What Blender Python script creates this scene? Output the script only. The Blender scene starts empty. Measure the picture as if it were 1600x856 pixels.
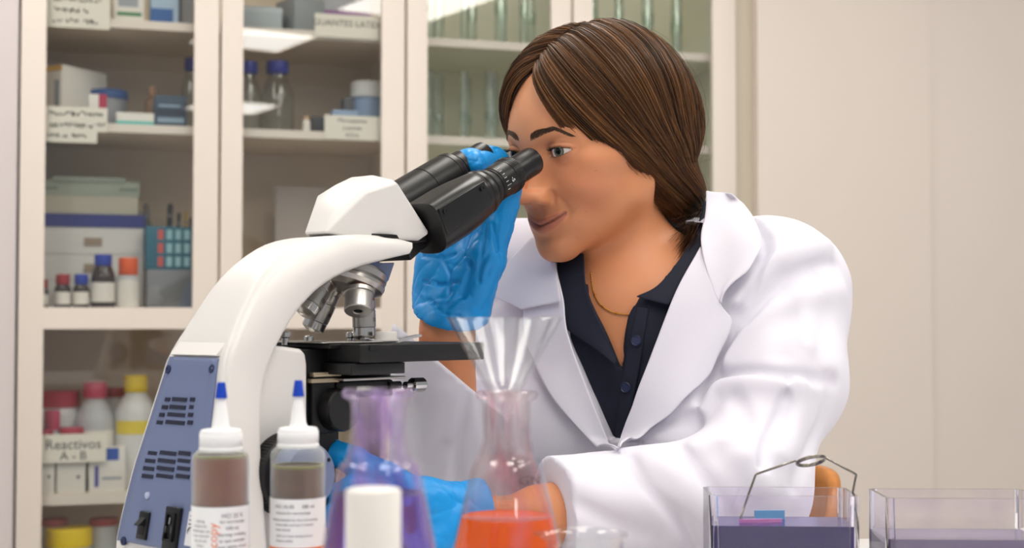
import bpy, math, random
import numpy as np
from mathutils import Vector, Matrix

# ------------------------------------------------------------------ camera
FPX = 2200.0                       # focal length in pixels of the 1600 px frame
PITCH = math.atan(72 / FPX)
CZ = 0.974
SC = bpy.context.scene
cam_d = bpy.data.cameras.new('camera'); cam = bpy.data.objects.new('camera', cam_d)
SC.collection.objects.link(cam); SC.camera = cam
cam.location = (0, 0, CZ); cam.rotation_euler = (math.pi / 2 + PITCH, 0, 0)
cam_d.sensor_width = 36; cam_d.lens = FPX / 1600 * 36; cam_d.clip_start = .02
cam_d.dof.use_dof = True; cam_d.dof.focus_distance = 1.345; cam_d.dof.aperture_fstop = 7.0
SC.cycles.transparent_max_bounces = 32; SC.cycles.transmission_bounces = 16; SC.cycles.max_bounces = 16; SC.cycles.caustics_reflective = False
SC.view_settings.view_transform = 'Standard'; SC.view_settings.look = 'None'
SC.view_settings.exposure = -0.13; SC.view_settings.gamma = 1; SC.view_settings.use_curve_mapping = False
# ------------------------------------------------------------------ world and lamps
wd = bpy.data.worlds.new('world'); SC.world = wd; wd.use_nodes = True
bg = wd.node_tree.nodes['Background']; bg.inputs[0].default_value = (.97, .98, 1.0, 1); bg.inputs[1].default_value = .46
def area_lamp(name, loc, size, power, color=(1, .97, .93), rot=(0, 0, 0)):
    d = bpy.data.lights.new(name, 'AREA'); d.shape = 'RECTANGLE'; d.size, d.size_y = size; d.energy = power; d.color = color
    o = bpy.data.objects.new(name, d); SC.collection.objects.link(o); o.location = loc; o.rotation_euler = rot
    return o
# ------------------------------------------------------------------ helpers
def ray(px, py):
    x = (px - 800) / FPX; z = -(py - 428) / FPX
    c, s = math.cos(PITCH), math.sin(PITCH)
    return np.array([x, c - s * z, s + c * z])
CAM = np.array([0, 0, CZ])
def P(px, py, D):                      # the point at distance D (world y) seen at a pixel of the photograph
    r = ray(px, py); return CAM + r * (D / r[1])
def proj(p):
    p = np.asarray(p, float) - CAM; c, s = math.cos(PITCH), math.sin(PITCH)
    y = c * p[..., 1] + s * p[..., 2]; z = -s * p[..., 1] + c * p[..., 2]
    return np.stack([800 + FPX * p[..., 0] / y, 428 - FPX * z / y], -1)

def srgb(c):
    if isinstance(c, str):
        c = [int(c[i:i + 2], 16) / 255 for i in (0, 2, 4)]
    return tuple(((v / 12.92) if v <= .04045 else ((v + .055) / 1.055) ** 2.4) for v in c)
MATS = {}
def mat(name, col='808080', rough=.5, metal=0, trans=0, ior=1.45, bump=None, vcol=None, sss=0, spec=.5, coat=0, emit=0, noise=None, alpha=1, thin=False):
    """one procedural material; bump=(scale,strength[,stretch]) noise bump, noise=(scale, other colour, amount), vcol=colour attribute multiplied in"""
    if name in MATS: return MATS[name]
    m = bpy.data.materials.new(name); m.use_nodes = True; nt = m.node_tree; N = nt.nodes; Lk = nt.links
    b = N['Principled BSDF']; c = (*srgb(col), 1)
    b.inputs['Base Color'].default_value = c; b.inputs['Roughness'].default_value = rough
    b.inputs['Metallic'].default_value = metal; b.inputs['IOR'].default_value = ior
    b.inputs['Transmission Weight'].default_value = trans; b.inputs['Specular IOR Level'].default_value = spec
    b.inputs['Coat Weight'].default_value = coat; b.inputs['Alpha'].default_value = alpha
    if sss:
        b.inputs['Subsurface Weight'].default_value = sss; b.inputs['Subsurface Radius'].default_value = (1, .35, .2)
        b.inputs['Subsurface Scale'].default_value = .006
    if emit:
        b.inputs['Emission Color'].default_value = c; b.inputs['Emission Strength'].default_value = emit
    src = None
    if noise or bump:
        tc = N.new('ShaderNodeTexCoord'); mp = N.new('ShaderNodeMapping'); Lk.new(tc.outputs['Object'], mp.inputs[0])
    if noise:
        n = N.new('ShaderNodeTexNoise'); n.inputs['Scale'].default_value = noise[0]; n.inputs['Detail'].default_value = 4
        Lk.new(mp.outputs[0], n.inputs[0])
        r = N.new('ShaderNodeMapRange'); r.inputs[1].default_value = .35; r.inputs[2].default_value = .7; r.inputs[4].default_value = noise[2]
        Lk.new(n.outputs[0], r.inputs[0])
        mx = N.new('ShaderNodeMix'); mx.data_type = 'RGBA'; mx.inputs[6].default_value = c; mx.inputs[7].default_value = (*srgb(noise[1]), 1)
        Lk.new(r.outputs[0], mx.inputs[0]); src = mx.outputs[2]
    if vcol:
        a = N.new('ShaderNodeVertexColor'); a.layer_name = vcol
        if src:
            mm = N.new('ShaderNodeMix'); mm.data_type = 'RGBA'; mm.blend_type = 'MULTIPLY'; mm.inputs[0].default_value = 1
            Lk.new(src, mm.inputs[6]); Lk.new(a.outputs[0], mm.inputs[7]); src = mm.outputs[2]
        else: src = a.outputs[0]
    if src: Lk.new(src, b.inputs['Base Color'])
    if bump:
        if len(bump) > 2: mp.inputs['Scale'].default_value = bump[2]
        n = N.new('ShaderNodeTexNoise'); n.inputs['Scale'].default_value = bump[0]; n.inputs['Detail'].default_value = 5
        Lk.new(mp.outputs[0], n.inputs[0])
        bu = N.new('ShaderNodeBump'); bu.inputs['Strength'].default_value = bump[1]; bu.inputs['Distance'].default_value = .001 if len(bump) < 4 else bump[3]
        Lk.new(n.outputs[0], bu.inputs['Height']); Lk.new(bu.outputs[0], b.inputs['Normal'])
    MATS[name] = m
    return m

def mesh(name, v, f, m=None, parent=None, smooth=True, col=None, angle=None, mods=()):
    """link vertices and faces as ONE mesh object; v is in the parent's own coordinates"""
    me = bpy.data.meshes.new(name); me.from_pydata([tuple(map(float, p)) for p in v], [], [tuple(map(int, q)) for q in f]); me.update()
    if smooth:
        me.polygons.foreach_set('use_smooth', [True] * len(me.polygons))
        if angle: me.set_sharp_from_angle(angle=math.radians(angle))
    if col is not None:
        a = me.color_attributes.new('col', 'FLOAT_COLOR', 'POINT')
        c = np.ones((len(v), 4), np.float32); c[:, :3] = col; a.data.foreach_set('color', c.ravel())
    if m: me.materials.append(m)
    o = bpy.data.objects.new(name, me); SC.collection.objects.link(o)
    if parent is not None: o.parent = parent
    return o
def thing(name, label, cat, loc=(0, 0, 0), rotz=0, group=None):
    o = bpy.data.objects.new(name, None); SC.collection.objects.link(o); o.empty_display_size = .05
    o.location = loc; o.rotation_euler = (0, 0, rotz)
    return tag(o, label, cat, group)
TZ = .75                                # bench top
BY1 = 1.46                              # far edge of the bench
def tag(o, label, cat, group=None):
    o['label'] = label; o['category'] = cat
    if group: o['group'] = group
    return o
def struct(o): o['kind'] = 'structure'; return o
def copy_tree(o, parent=None):
    c = o.copy(); SC.collection.objects.link(c); c.parent = parent
    for ch in list(o.children): copy_tree(ch, c)
    return c

class G:
    """collects simple shapes into one vertex / face list"""
    def __init__(s): s.v = []; s.f = []
    def add(s, v, f):
        n = len(s.v); s.v += [tuple(p) for p in v]; s.f += [tuple(i + n for i in q) for q in f]; return s
    def box(s, lo, hi, bev=0, M=None):
        lo = np.array(lo, float); hi = np.array(hi, float); lo, hi = np.minimum(lo, hi), np.maximum(lo, hi)
        if bev <= 0:
            v = [((lo, hi)[i & 1][0], (lo, hi)[i >> 1 & 1][1], (lo, hi)[i >> 2 & 1][2]) for i in range(8)]
            f = [(0, 2, 3, 1), (4, 5, 7, 6), (0, 1, 5, 4), (2, 6, 7, 3), (0, 4, 6, 2), (1, 3, 7, 5)]
        else:
            b = min(bev, *(0.49 * (hi - lo))); v = []; f = []
            bm_ = _bevbox(hi - lo, b); v = [np.array(p) + (lo + hi) / 2 for p in bm_[0]]; f = bm_[1]
        if M is not None: v = [tuple((M @ Vector(p))) for p in v]
        return s.add(v, f)
    def lathe(s, prof, seg=32, c=(0, 0, 0), M=None, cap=True):
        """prof: (r, z) pairs from bottom to top"""
        v = []; f = []
        for r, z in prof:
            for k in range(seg):
                a = 2 * math.pi * k / seg; v.append((c[0] + r * math.cos(a), c[1] + r * math.sin(a), c[2] + z))
        n = len(prof)
        for i in range(n - 1):
            for k in range(seg):
                k2 = (k + 1) % seg; f.append((i * seg + k, i * seg + k2, (i + 1) * seg + k2, (i + 1) * seg + k))
        if cap:
            if prof[0][0] > 1e-6: f.append(tuple(reversed(range(seg))))
            if prof[-1][0] > 1e-6: f.append(tuple(range((n - 1) * seg, n * seg)))
        if M is not None: v = [tuple(M @ Vector(p)) for p in v]
        return s.add(v, f)
    def tube(s, pts, r, seg=10, cap=True, closed=False):
        v, f = tube_vf(np.array(pts, float), r, seg, cap, closed); return s.add(v, f)
    def prism(s, outline, a, b, axis=1, M=None):
        """outline in the two other axes, extruded from a to b along axis"""
        n = len(outline); v = []
        for t in (a, b):
            for p in outline:
                q = [p[0], p[1]]; q.insert(axis, t); v.append(tuple(q))
        f = [tuple(range(n)), tuple(reversed(range(n, 2 * n)))] + [(i, i + n, (i + 1) % n + n, (i + 1) % n) for i in range(n)]
        if M is not None: v = [tuple(M @ Vector(p)) for p in v]
        return s.add(v, f)
    def build(s, name, m, parent=None, smooth=True, angle=35, bevel=0, seg=2, col=None):
        o = mesh(name, s.v, s.f, m, parent, smooth, col, angle)
        import bmesh
        b = bmesh.new(); b.from_mesh(o.data)
        bmesh.ops.recalc_face_normals(b, faces=b.faces)
        b.to_mesh(o.data); b.free()
        if bevel:
            md = o.modifiers.new('bevel', 'BEVEL'); md.width = bevel; md.segments = seg; md.limit_method = 'ANGLE'; md.angle_limit = math.radians(40)
            md.harden_normals = False
        return o
_bb = {}
def _bevbox(size, b):
    import bmesh
    key = (tuple(np.round(size, 5)), round(b, 5))
    if key not in _bb:
        m = bmesh.new(); bmesh.ops.create_cube(m, size=1); bmesh.ops.scale(m, vec=tuple(size), verts=m.verts)
        bmesh.ops.bevel(m, geom=list(m.edges) + list(m.verts), offset=b, segments=3, affect='EDGES', profile=.5)
        m.verts.ensure_lookup_table(); _bb[key] = ([tuple(x.co) for x in m.verts], [tuple(x.index for x in q.verts) for q in m.faces]); m.free()
    return _bb[key]
def tube_vf(pts, r, seg=8, cap=True, closed=False):
    n = len(pts); rs = np.broadcast_to(np.asarray(r, float), (n,))
    if closed: T = np.roll(pts, -1, 0) - np.roll(pts, 1, 0)
    else: T = np.gradient(pts, axis=0)
    T /= np.linalg.norm(T, axis=1)[:, None] + 1e-12
    up = np.array([0, 0, 1.]) if abs(T[0, 2]) < .9 else np.array([1., 0, 0])
    v = []; u = np.cross(T[0], up); u /= np.linalg.norm(u)
    for i in range(n):
        u = u - T[i] * u.dot(T[i]); u /= np.linalg.norm(u) + 1e-12; w = np.cross(T[i], u)
        for k in range(seg):
            a = 2 * math.pi * k / seg; v.append(pts[i] + rs[i] * (math.cos(a) * u + math.sin(a) * w))
    f = []
    for i in range(n if closed else n - 1):
        j = (i + 1) % n
        for k in range(seg): k2 = (k + 1) % seg; f.append((i * seg + k, j * seg + k, j * seg + k2, i * seg + k2))
    if cap and not closed: f += [tuple(range(seg)), tuple(reversed(range((n - 1) * seg, n * seg)))]
    return v, f
def smoothpath(pts, n=40, closed=False):
    """Catmull-Rom through the points"""
    p = np.array(pts, float); m = len(p)
    out = []
    segs = m if closed else m - 1
    for t in np.linspace(0, segs, n, endpoint=not closed):
        i = min(int(t), segs - 1); u = t - i
        g = (lambda k: p[k % m]) if closed else (lambda k: p[min(max(k, 0), m - 1)])
        a, b, c, d = g(i - 1), g(i), g(i + 1), g(i + 2)
        if not closed:
            if i == 0: a = 2 * b - c
            if i + 2 > m - 1: d = 2 * c - b
        out.append(.5 * (2 * b + (c - a) * u + (2 * a - 5 * b + 4 * c - d) * u * u + (3 * b - a - 3 * c + d) * u ** 3))
    return np.array(out)

# ---- signed-distance modelling: coarse surface net, subdivided and pulled onto the exact surface
def smin(a, b, k): h = np.clip(.5 + .5 * (b - a) / k, 0, 1); return b * (1 - h) + a * h - k * h * (1 - h)
def smax(a, b, k): return -smin(-a, -b, k)
def nrm(v): return np.sqrt((v * v).sum(-1))
def ell(p, c, r, R=None):
    q = p - np.array(c)
    if R is not None: q = q @ R
    r = np.array(r); k0 = nrm(q / r); k1 = nrm(q / (r * r)); return k0 * (k0 - 1) / (k1 + 1e-9)
def cap(p, a, b, ra, rb=None):
    rb = ra if rb is None else rb; a = np.array(a, float); ab = np.array(b, float) - a
    t = np.clip(((p - a) @ ab) / (ab @ ab), 0, 1); return nrm(p - a - t[..., None] * ab) - (ra + (rb - ra) * t)
def rotx(a): c, s = math.cos(a), math.sin(a); return np.array([[1, 0, 0], [0, c, -s], [0, s, c]])
def rotz(a): c, s = math.cos(a), math.sin(a); return np.array([[c, -s, 0], [s, c, 0], [0, 0, 1]])
def roty(a): c, s = math.cos(a), math.sin(a); return np.array([[c, 0, s], [0, 1, 0], [-s, 0, c]])
def snet(fn, lo, hi, h):
    lo = np.array(lo, float); hi = np.array(hi, float); n = np.ceil((hi - lo) / h).astype(int) + 1
    ax = [lo[i] + h * np.arange(n[i]) for i in range(3)]
    F = np.empty(tuple(n)); yz = np.stack(np.meshgrid(ax[1], ax[2], indexing='ij'), -1).reshape(-1, 2)
    ch = max(1, 400000 // len(yz))
    for i in range(0, n[0], ch):
        xs = ax[0][i:i + ch]; p = np.concatenate([np.repeat(xs, len(yz))[:, None], np.tile(yz, (len(xs), 1))], 1)
        F[i:i + ch] = fn(p).reshape(len(xs), n[1], n[2])
    I = F < 0; nc = tuple(n - 1); cnt = np.zeros(nc); acc = np.zeros(nc + (3,)); edges = []
    for a in range(3):
        s0 = [slice(None)] * 3; s1 = [slice(None)] * 3; s0[a] = slice(0, -1); s1[a] = slice(1, None)
        idx = np.argwhere(I[tuple(s0)] != I[tuple(s1)])
        if not len(idx): continue
        j = idx.copy(); j[:, a] += 1; f0 = F[tuple(idx.T)]; f1 = F[tuple(j.T)]; t = f0 / (f0 - f1)
        pt = lo + h * idx; pt[:, a] += h * t; b, c = [k for k in range(3) if k != a]
        for db in (0, 1):
            for dc in (0, 1):
                q = idx.copy(); q[:, b] -= db; q[:, c] -= dc
                ok = (q >= 0).all(1) & (q < np.array(nc)).all(1)
                np.add.at(cnt, tuple(q[ok].T), 1); np.add.at(acc, tuple(q[ok].T), pt[ok])
        edges.append((a, b, c, idx, f0 < 0))
    m = cnt > 0; ids = np.full(nc, -1); ids[m] = np.arange(m.sum()); V = acc[m] / cnt[m][:, None]; Q = []
    for a, b, c, idx, ins in edges:
        ok = (idx[:, b] > 0) & (idx[:, c] > 0) & (idx[:, b] < nc[b]) & (idx[:, c] < nc[c]); idx = idx[ok]; ins = ins[ok]; q = []
        for db, dc in ((1, 1), (0, 1), (0, 0), (1, 0)):
            k = idx.copy(); k[:, b] -= db; k[:, c] -= dc; q.append(ids[tuple(k.T)])
        q = np.stack(q, 1); flip = ins if a != 1 else ~ins
        q[~flip] = q[~flip][:, ::-1]; Q.append(q)
    return V, np.concatenate(Q)
def subdiv(V, Q):
    E = np.concatenate([Q[:, [i, (i + 1) % 4]] for i in range(4)]); Es = np.sort(E, 1)
    U, inv = np.unique(Es, axis=0, return_inverse=True); inv = inv.ravel(); n = len(Q); nv = len(V)
    mid = V[U].mean(1); cen = V[Q].mean(1); e = [nv + inv[i * n:(i + 1) * n] for i in range(4)]; c = nv + len(U) + np.arange(n)
    Q2 = np.concatenate([np.stack([Q[:, i], e[i], c, e[i - 1]], 1) for i in range(4)]); return np.concatenate([V, mid, cen]), Q2
def pull(fn, V, it=3, eps=2e-4, lim=.002):
    for _ in range(it):
        d = fn(V); g = np.stack([fn(V + e) - fn(V - e) for e in np.eye(3) * eps], -1) / (2 * eps)
        s = d / np.maximum((g * g).sum(-1), .2); V = V - np.clip(s, -lim, lim)[:, None] * g
    return V
def relax(V, Q, it=1, w=.5):
    for _ in range(it):
        acc = np.zeros_like(V); cnt = np.zeros(len(V)); cen = V[Q].mean(1)
        for i in range(4): np.add.at(acc, Q[:, i], cen); np.add.at(cnt, Q[:, i], 1)
        V = V * (1 - w) + w * acc / np.maximum(cnt, 1)[:, None]
    return V
def sculpt(fn, lo, hi, h, sub=1, fine=None):
    V, Q = snet(fn, lo, hi, h); V = relax(V, Q, 1); V = pull(fn, V, 2, lim=h)
    for _ in range(sub): V, Q = subdiv(V, Q); V = relax(V, Q, 1, .3); V = pull(fine or fn, V, 2, lim=h / 2)
    return V, Q
_rs = np.random.RandomState(7); _tab = _rs.rand(32, 32, 32)
def vnoise(p, s):
    q = np.asarray(p) * s; i = np.floor(q).astype(int); f = q - i; f = f * f * (3 - 2 * f); r = 0
    for a in (0, 1):
        for b in (0, 1):
            for c in (0, 1):
                w = (f[..., 0] if a else 1 - f[..., 0]) * (f[..., 1] if b else 1 - f[..., 1]) * (f[..., 2] if c else 1 - f[..., 2])
                r = r + w * _tab[(i[..., 0] + a) % 32, (i[..., 1] + b) % 32, (i[..., 2] + c) % 32]
    return r * 2 - 1

def fontcurve(txt, size):
    """flat lettering as vertices and faces from Blender's built-in font, in metres"""
    c = bpy.data.curves.new('t', 'FONT'); c.body = txt; c.size = size; c.resolution_u = 3; c.align_x = 'CENTER'
    o = bpy.data.objects.new('t', c); me = o.to_mesh(); v = [tuple(p.co) for p in me.vertices]; f = [tuple(q.vertices) for q in me.polygons]
    o.to_mesh_clear(); bpy.data.objects.remove(o); bpy.data.curves.remove(c); return v, f
# ================================================================== room and glass-fronted cabinets
CT = math.radians(16.6); CE = np.array([math.cos(CT), math.sin(CT)]); CN = np.array([math.sin(CT), -math.cos(CT)])
CO = P(28, 500, 3.18)[:2]
def cs(px, py, v=0):                    # pixel -> (distance along the front, world height) in the plane v behind the front
    r = ray(px, py); A = np.array([[r[0], -CE[0]], [r[1], -CE[1]]]); t, s = np.linalg.solve(A, CO - v * CN); return s, CZ + t * r[2]
CM = Matrix.Translation(Vector((CO[0], CO[1], 0))) @ Matrix.Rotation(CT, 4, 'Z')     # local x along the front, y into the cabinet
def cplace(o): o.location = (CO[0], CO[1], 0); o.rotation_euler = (0, 0, CT); return o
WALL = mat('wall_paint', 'e8ddd4', .65, bump=(60, .05)); FRAME = mat('cabinet_cream', 'e8ddd3', .45); INNER = mat('cabinet_inside', 'e2d2bd', .6); INNER2 = mat('cabinet_inside_pale', 'f2efdb', .6)
def thin_glass(name, tint='f4f6f4', r0=.06):
    m = bpy.data.materials.new(name); m.use_nodes = True; N = m.node_tree.nodes; Lk = m.node_tree.links; N.remove(N['Principled BSDF'])
    tr = N.new('ShaderNodeBsdfTransparent'); gl = N.new('ShaderNodeBsdfGlossy'); mx = N.new('ShaderNodeMixShader'); lw = N.new('ShaderNodeLayerWeight'); pw_ = N.new('ShaderNodeMath'); fr = N.new('ShaderNodeMapRange')
    tr.inputs[0].default_value = (*srgb(tint), 1); gl.inputs['Roughness'].default_value = .01; lw.inputs[0].default_value = .5; pw_.operation = 'POWER'; pw_.inputs[1].default_value = 3; Lk.new(lw.outputs[1], pw_.inputs[0]); Lk.new(pw_.outputs[0], fr.inputs[0]); fr.inputs[3].default_value = r0; fr.inputs[4].default_value = .45
    Lk.new(fr.outputs[0], mx.inputs[0]); Lk.new(tr.outputs[0], mx.inputs[1]); Lk.new(gl.outputs[0], mx.inputs[2]); Lk.new(mx.outputs[0], N['Material Output'].inputs[0]); MATS[name] = m; return m
PANE = thin_glass('cabinet_glass', r0=.11)
H = 2.45
S = lambda px, y=300: cs(px, y)[0]
def cabinet(label, doors, right_inner, zsh, inner, s0, s1):
    t = cplace(thing('display_cabinet', label, 'cabinet', group=None))
    g = G(); g.box((s0, .02, 0), (s0 + .018, .40, H)); g.box((s1 - .018, .02, 0), (s1, .40, H)); g.box((s0, .382, .02), (s1, .40, H - .02)); g.box((s0, .02, H - .02), (s1, .40, H)); g.box((s0, .02, 0), (s1, .40, .06))
    g.build('carcass', inner, t)
    for z, th in zsh:
        g = G(); g.box((s0 + .018, .040, z - th), (s1 - .018, .381, z)); sh = g.build('shelf', inner, t)
        g = G(); g.box((s0 + .018, .036, z - th), (s1 - .018, .040, z)); g.build('edge_strip', FRAME, sh)
    for (a, b, ga, gb) in doors:
        g = G(); zr0, zr1 = ZR
        g.box((a, 0, .06), (ga, .02, H), .0015); g.box((gb, 0, .06), (b, .02, H), .0015)
        for z0, z1 in ((.06, .13), (zr0, zr1), (H - .07, H)): g.box((ga - .001, .0005, z0), (gb + .001, .0195, z1))
        d = g.build('door', FRAME, t)
        for z0, z1 in ((.13, zr0), (zr1, H - .07)):
            g = G(); g.add([(ga, .010, z0), (gb, .010, z0), (gb, .010, z1), (ga, .010, z1)], [(0, 1, 2, 3)]); g.build('pane', PANE, d)
    return t
ZR = (cs(100, 514)[1], cs(100, 480)[1])
zA = cs(304, 37.5, .04)[1]; zB = cs(304, 198, .04)[1]; zD = cs(100, 771, .04)[1]; zC = ZR[1] - .002; zE = zD - .30
SH = [(zA, .020), (zB, .020), (zC, .020), (zD, .026), (zE, .022)]
d1 = (0, S(341), S(70), S(302)); d2 = (S(345), S(632), S(379), S(596)); d3 = (S(636), S(893), S(668), S(862)); d4 = (S(897), S(1150, 150), S(927), S(1114, 150))
cab1 = cabinet('tall cream cabinet with glass doors at the left, chemicals and boxes on its shelves', [d1, d2], None, SH, INNER, 0, S(634))
cab2 = cabinet('tall cream cabinet with glass doors behind the person, rows of glassware inside', [d3, d4], None, SH[:4], INNER2, S(634) + .002, S(1150, 150) + .003)
def wallbox(name, s0, s1, v0, v1, z0, z1, m=WALL):
    g = G(); g.box((s0, v0, z0), (s1, v1, z1)); return struct(cplace(g.build(name, m)))
wallbox('wall_left', -1.6, -.006, .012, .45, 0, 2.62, mat('wall_pale', 'd8cfcf', .65))
wallbox('trim_1', S(1150, 150) + .008, S(1184, 150), .030, .45, 0, 2.62, mat('trim_tan', 'c9bfae', .55))
wallbox('wall_right', S(1184, 150), cs(1456, 400)[0], .000, .45, 0, 2.62)
wallbox('wall_right_panel', cs(1456, 400)[0] + .002, cs(1456, 400)[0] + 2.2, .012, .45, 0, 2.62)
wallbox('wall_back', -1.6, cs(1456, 400)[0] + 2.2, .46, .5, 0, 2.62)
wallbox('trim_2', -.006, S(1150, 150) + .008, .02, .45, H + .001, 2.62, FRAME)
g = G(); g.box((-3.2, -2.6, -.05), (3.4, 5.2, 0)); struct(g.build('floor', mat('floor_vinyl', 'a8a4a0', .4, noise=(3, '9a9692', .5))))
g = G(); g.box((-3.2, -2.6, 2.62), (3.4, 5.2, 2.70)); struct(g.build('ceiling', mat('ceiling_white', 'e9e6e2', .8)))
# ---------- recessed ceiling panels; two of them mirror in the glass of the second door
def mirror_hit(px, py, z):
    r = ray(px, py); s, h = cs(px, py, .010); hit = np.array([*(CO + s * CE - .010 * CN), h]); n = np.array([CN[0], CN[1], 0]); d = r - 2 * r.dot(n) * n
    return hit + d * ((z - h) / d[2])
def ceiling_panel(x, y, w, l, rot, label, e, k=None):
    t = thing('ceiling_light', label, 'lamp', (x, y, 2.60), rot)
    g = G(); 
    for a, b, c, d in ((-w / 2, -l / 2, w / 2, -l / 2 + .02), (-w / 2, l / 2 - .02, w / 2, l / 2), (-w / 2, -l / 2, -w / 2 + .02, l / 2), (w / 2 - .02, -l / 2, w / 2, l / 2)): g.box((a, b, 0), (c, d, .018))
    g.build('frame', FRAME, t)
    m = mat('panel_light_%s' % k, 'fffaf2', .5, emit=e) if k else mat('panel_light', 'fffaf2', .5, emit=e)
    g = G(); g.box((-w / 2 + .02, -l / 2 + .02, .006), (w / 2 - .02, l / 2 - .02, .016)); g.build('diffuser', m, t)
    return t
pa = mirror_hit(458, 70, 2.60)
ceiling_panel(pa[0] - .26, pa[1], .6, .6, 0, 'square ceiling light mirrored in the middle glass door beside the blue capped bottle', 10)
pb = mirror_hit(412, 172, 2.60)
ceiling_panel(pb[0] - .26, pb[1], .6, .6, 0, 'square ceiling light mirrored lower in the middle glass door, below the larger reflection', 10)
print('mirror', pa, pb)
for i, (x, y) in enumerate(((-1.2, .4), (.3, .4), (1.6, .4), (-1.2, 2.2), (.3, 2.2), (1.6, 2.2))):  # further panels out of view, added overhead to light the subject
    ceiling_panel(x, y, .6, 1.2, 0, 'added ceiling light panel %s' % ('over the bench at the left', 'over the bench in the middle', 'over the bench at the right', 'above the floor before the left cabinet', 'above the floor before the right cabinet', 'above the floor before the plain wall')[i], 10)
# ---------- bench
BA = math.radians(7.0); bench = thing('lab_bench', 'white bench top with rounded edge carrying the microscope and glassware', 'table', (.40, BY1, 0), BA)
g = G(); g.box((-1.6, -1.15, TZ - .032), (1.3, 0, TZ), .004); g.build('bench_top', mat('bench_white', 'e6e4e3', .28), bench)
g = G(); g.box((-1.55, -1.12, TZ - .09), (1.25, -.03, TZ - .0321)); g.build('apron', mat('bench_white'), bench)
for x in (-1.5, 1.2):
    for y in (-1.07, -.08): g = G(); g.box((x - .025, y - .025, 0), (x + .025, y + .025, TZ - .09)); g.build('leg', mat('leg_grey', '9a9a9c', .4, metal=.6), bench)
# ================================================================== things on the cabinet shelves
def cpos(px, z, v):                     # cabinet coordinate along the front of a pixel column, at height z and depth v
    py = 428 + (428 - 0) * 0
    y = 500 - (z - CZ) * FPX / 3.4
    return cs(px, y, v)[0]
SHELF = {'A': zA, 'B': zB, 'C': zC, 'D': zD, 'E': zE}
def cm(name, col='808080', rough=.45, **k): return mat(name, col, rough, **k)
CARD = cm('card_white', 'e6e1da', .6); PAPER = cm('label_paper', 'ece6da', .7); INK = cm('ink_black', '2a2624', .6)
def spot(shelf, x0, x1, v, y0=None, y1=None):
    """left edge, right edge and height in metres of a thing seen between pixel columns x0..x1 with its top at pixel row y0"""
    z = SHELF[shelf]; ym = y0 if y0 is not None else 300
    a = cs(x0, ym, v)[0]; b = cs(x1, ym, v)[0]; h = cs((x0 + x1) / 2, y0, v)[1] - z
    return a, b, z, h
def cthing(name, label, cat, s, v, z, group=None):
    w = CM @ Vector((s, v, z)); return thing(name, label, cat, tuple(w), CT, group)
def cbox(name, shelf, x0, x1, y0, v, label, cat, m, depth=.10, deco=(), rot=0, lift=0):
    a, b, z, h = spot(shelf, x0, x1, v, y0); w = b - a; t = cthing(name, label, cat, (a + b) / 2, v + depth / 2, z + lift); t.rotation_euler[2] += rot; h -= lift
    g = G(); g.box((-w / 2, -depth / 2, 0), (w / 2, depth / 2, h), .0012); g.build('carton' if cat != 'tray' else 'body', m, t)
    for nm, dm, (u0, u1, w0, w1), side in deco:      # fractions of the front (f), left side (l) or top (t)
        g = G(); e = .0006
        if side == 'f': g.box((-w / 2 + u0 * w, -depth / 2 - e, w0 * h), (-w / 2 + u1 * w, -depth / 2, w1 * h))
        elif side == 'l': g.box((-w / 2 - e, -depth / 2 + u0 * depth, w0 * h), (-w / 2, -depth / 2 + u1 * depth, w1 * h))
        elif side == 'r': g.box((w / 2, -depth / 2 + u0 * depth, w0 * h), (w / 2 + e, -depth / 2 + u1 * depth, w1 * h))
        g.build(nm, dm, t)
    return t
def cbottle(name, shelf, x0, x1, y0, v, label, body, capc, cat='bottle', neck=.45, caph=.2, shoulder=.68, lab=None, capr=None, group=None, sq=False, round_=.0, liquid=None, capname='cap'):
    a, b, z, h = spot(shelf, x0, x1, v, y0); r = (b - a) / 2; t = cthing(name, label, cat, (a + b) / 2, v + r, z, group)
    rn = r * neck; hc = h * (1 - caph); hs = h * shoulder; rc = capr * r if capr else rn * 1.15
    n = 5; sh = [(rn + (r - rn) * math.sin(math.pi / 2 * (1 - k / n)) ** .9, hs + (hc - hs) * (k / n) ** 1.4 * .95) for k in range(1, n + 1)]
    g = G(); g.lathe([(0, 0), (r * .94, 0), (r, r * .06), (r, hs)] + sh + [(rn, hc + .002)], 4 if sq else 36, M=Matrix.Rotation(math.pi / 4, 4, 'Z') if sq else None); g.build('body', body, t)
    g = G(); g.lathe([(rc * .97, hc), (rc, hc + .001), (rc, h - .003), (rc * .94, h), (0, h)], 32); c_ = g.build(capname, capc, t, angle=40)
    if lab:
        m_, f0, f1 = lab; g = G(); an = [math.radians(q) for q in range(-160, -19, 10)]; v_ = [(1.012 * r * math.cos(q), 1.012 * r * math.sin(q), zz * h) for q in an for zz in (f0, f1)]
        g.add(v_, [(2 * i, 2 * i + 2, 2 * i + 3, 2 * i + 1) for i in range(len(an) - 1)]); g.build('label', m_, t)
    return t
def scribble(lines, x0, x1, z0, z1, y, seed, h=.5):
    """handwriting too small to read: slanted pen strokes, one row per line of the note"""
    rs = np.random.RandomState(seed); g = G(); n = len(lines); row = (z1 - z0) / n
    for k, (f0, f1) in enumerate(lines):
        zc = z1 - row * (k + .5); x = x0 + (x1 - x0) * f0
        while x < x0 + (x1 - x0) * f1:
            wd = rs.uniform(.003, .007); q = [(x, y, zc + rs.uniform(-.5, .5) * row * h)]
            for _ in range(rs.randint(2, 5)): q.append((x + rs.uniform(0, wd), y, zc + rs.uniform(-.5, .5) * row * h))
            g.tube(q, .0013, 4); x += wd + rs.uniform(.001, .003) + (.006 if rs.rand() < .12 else 0)
    return g
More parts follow.
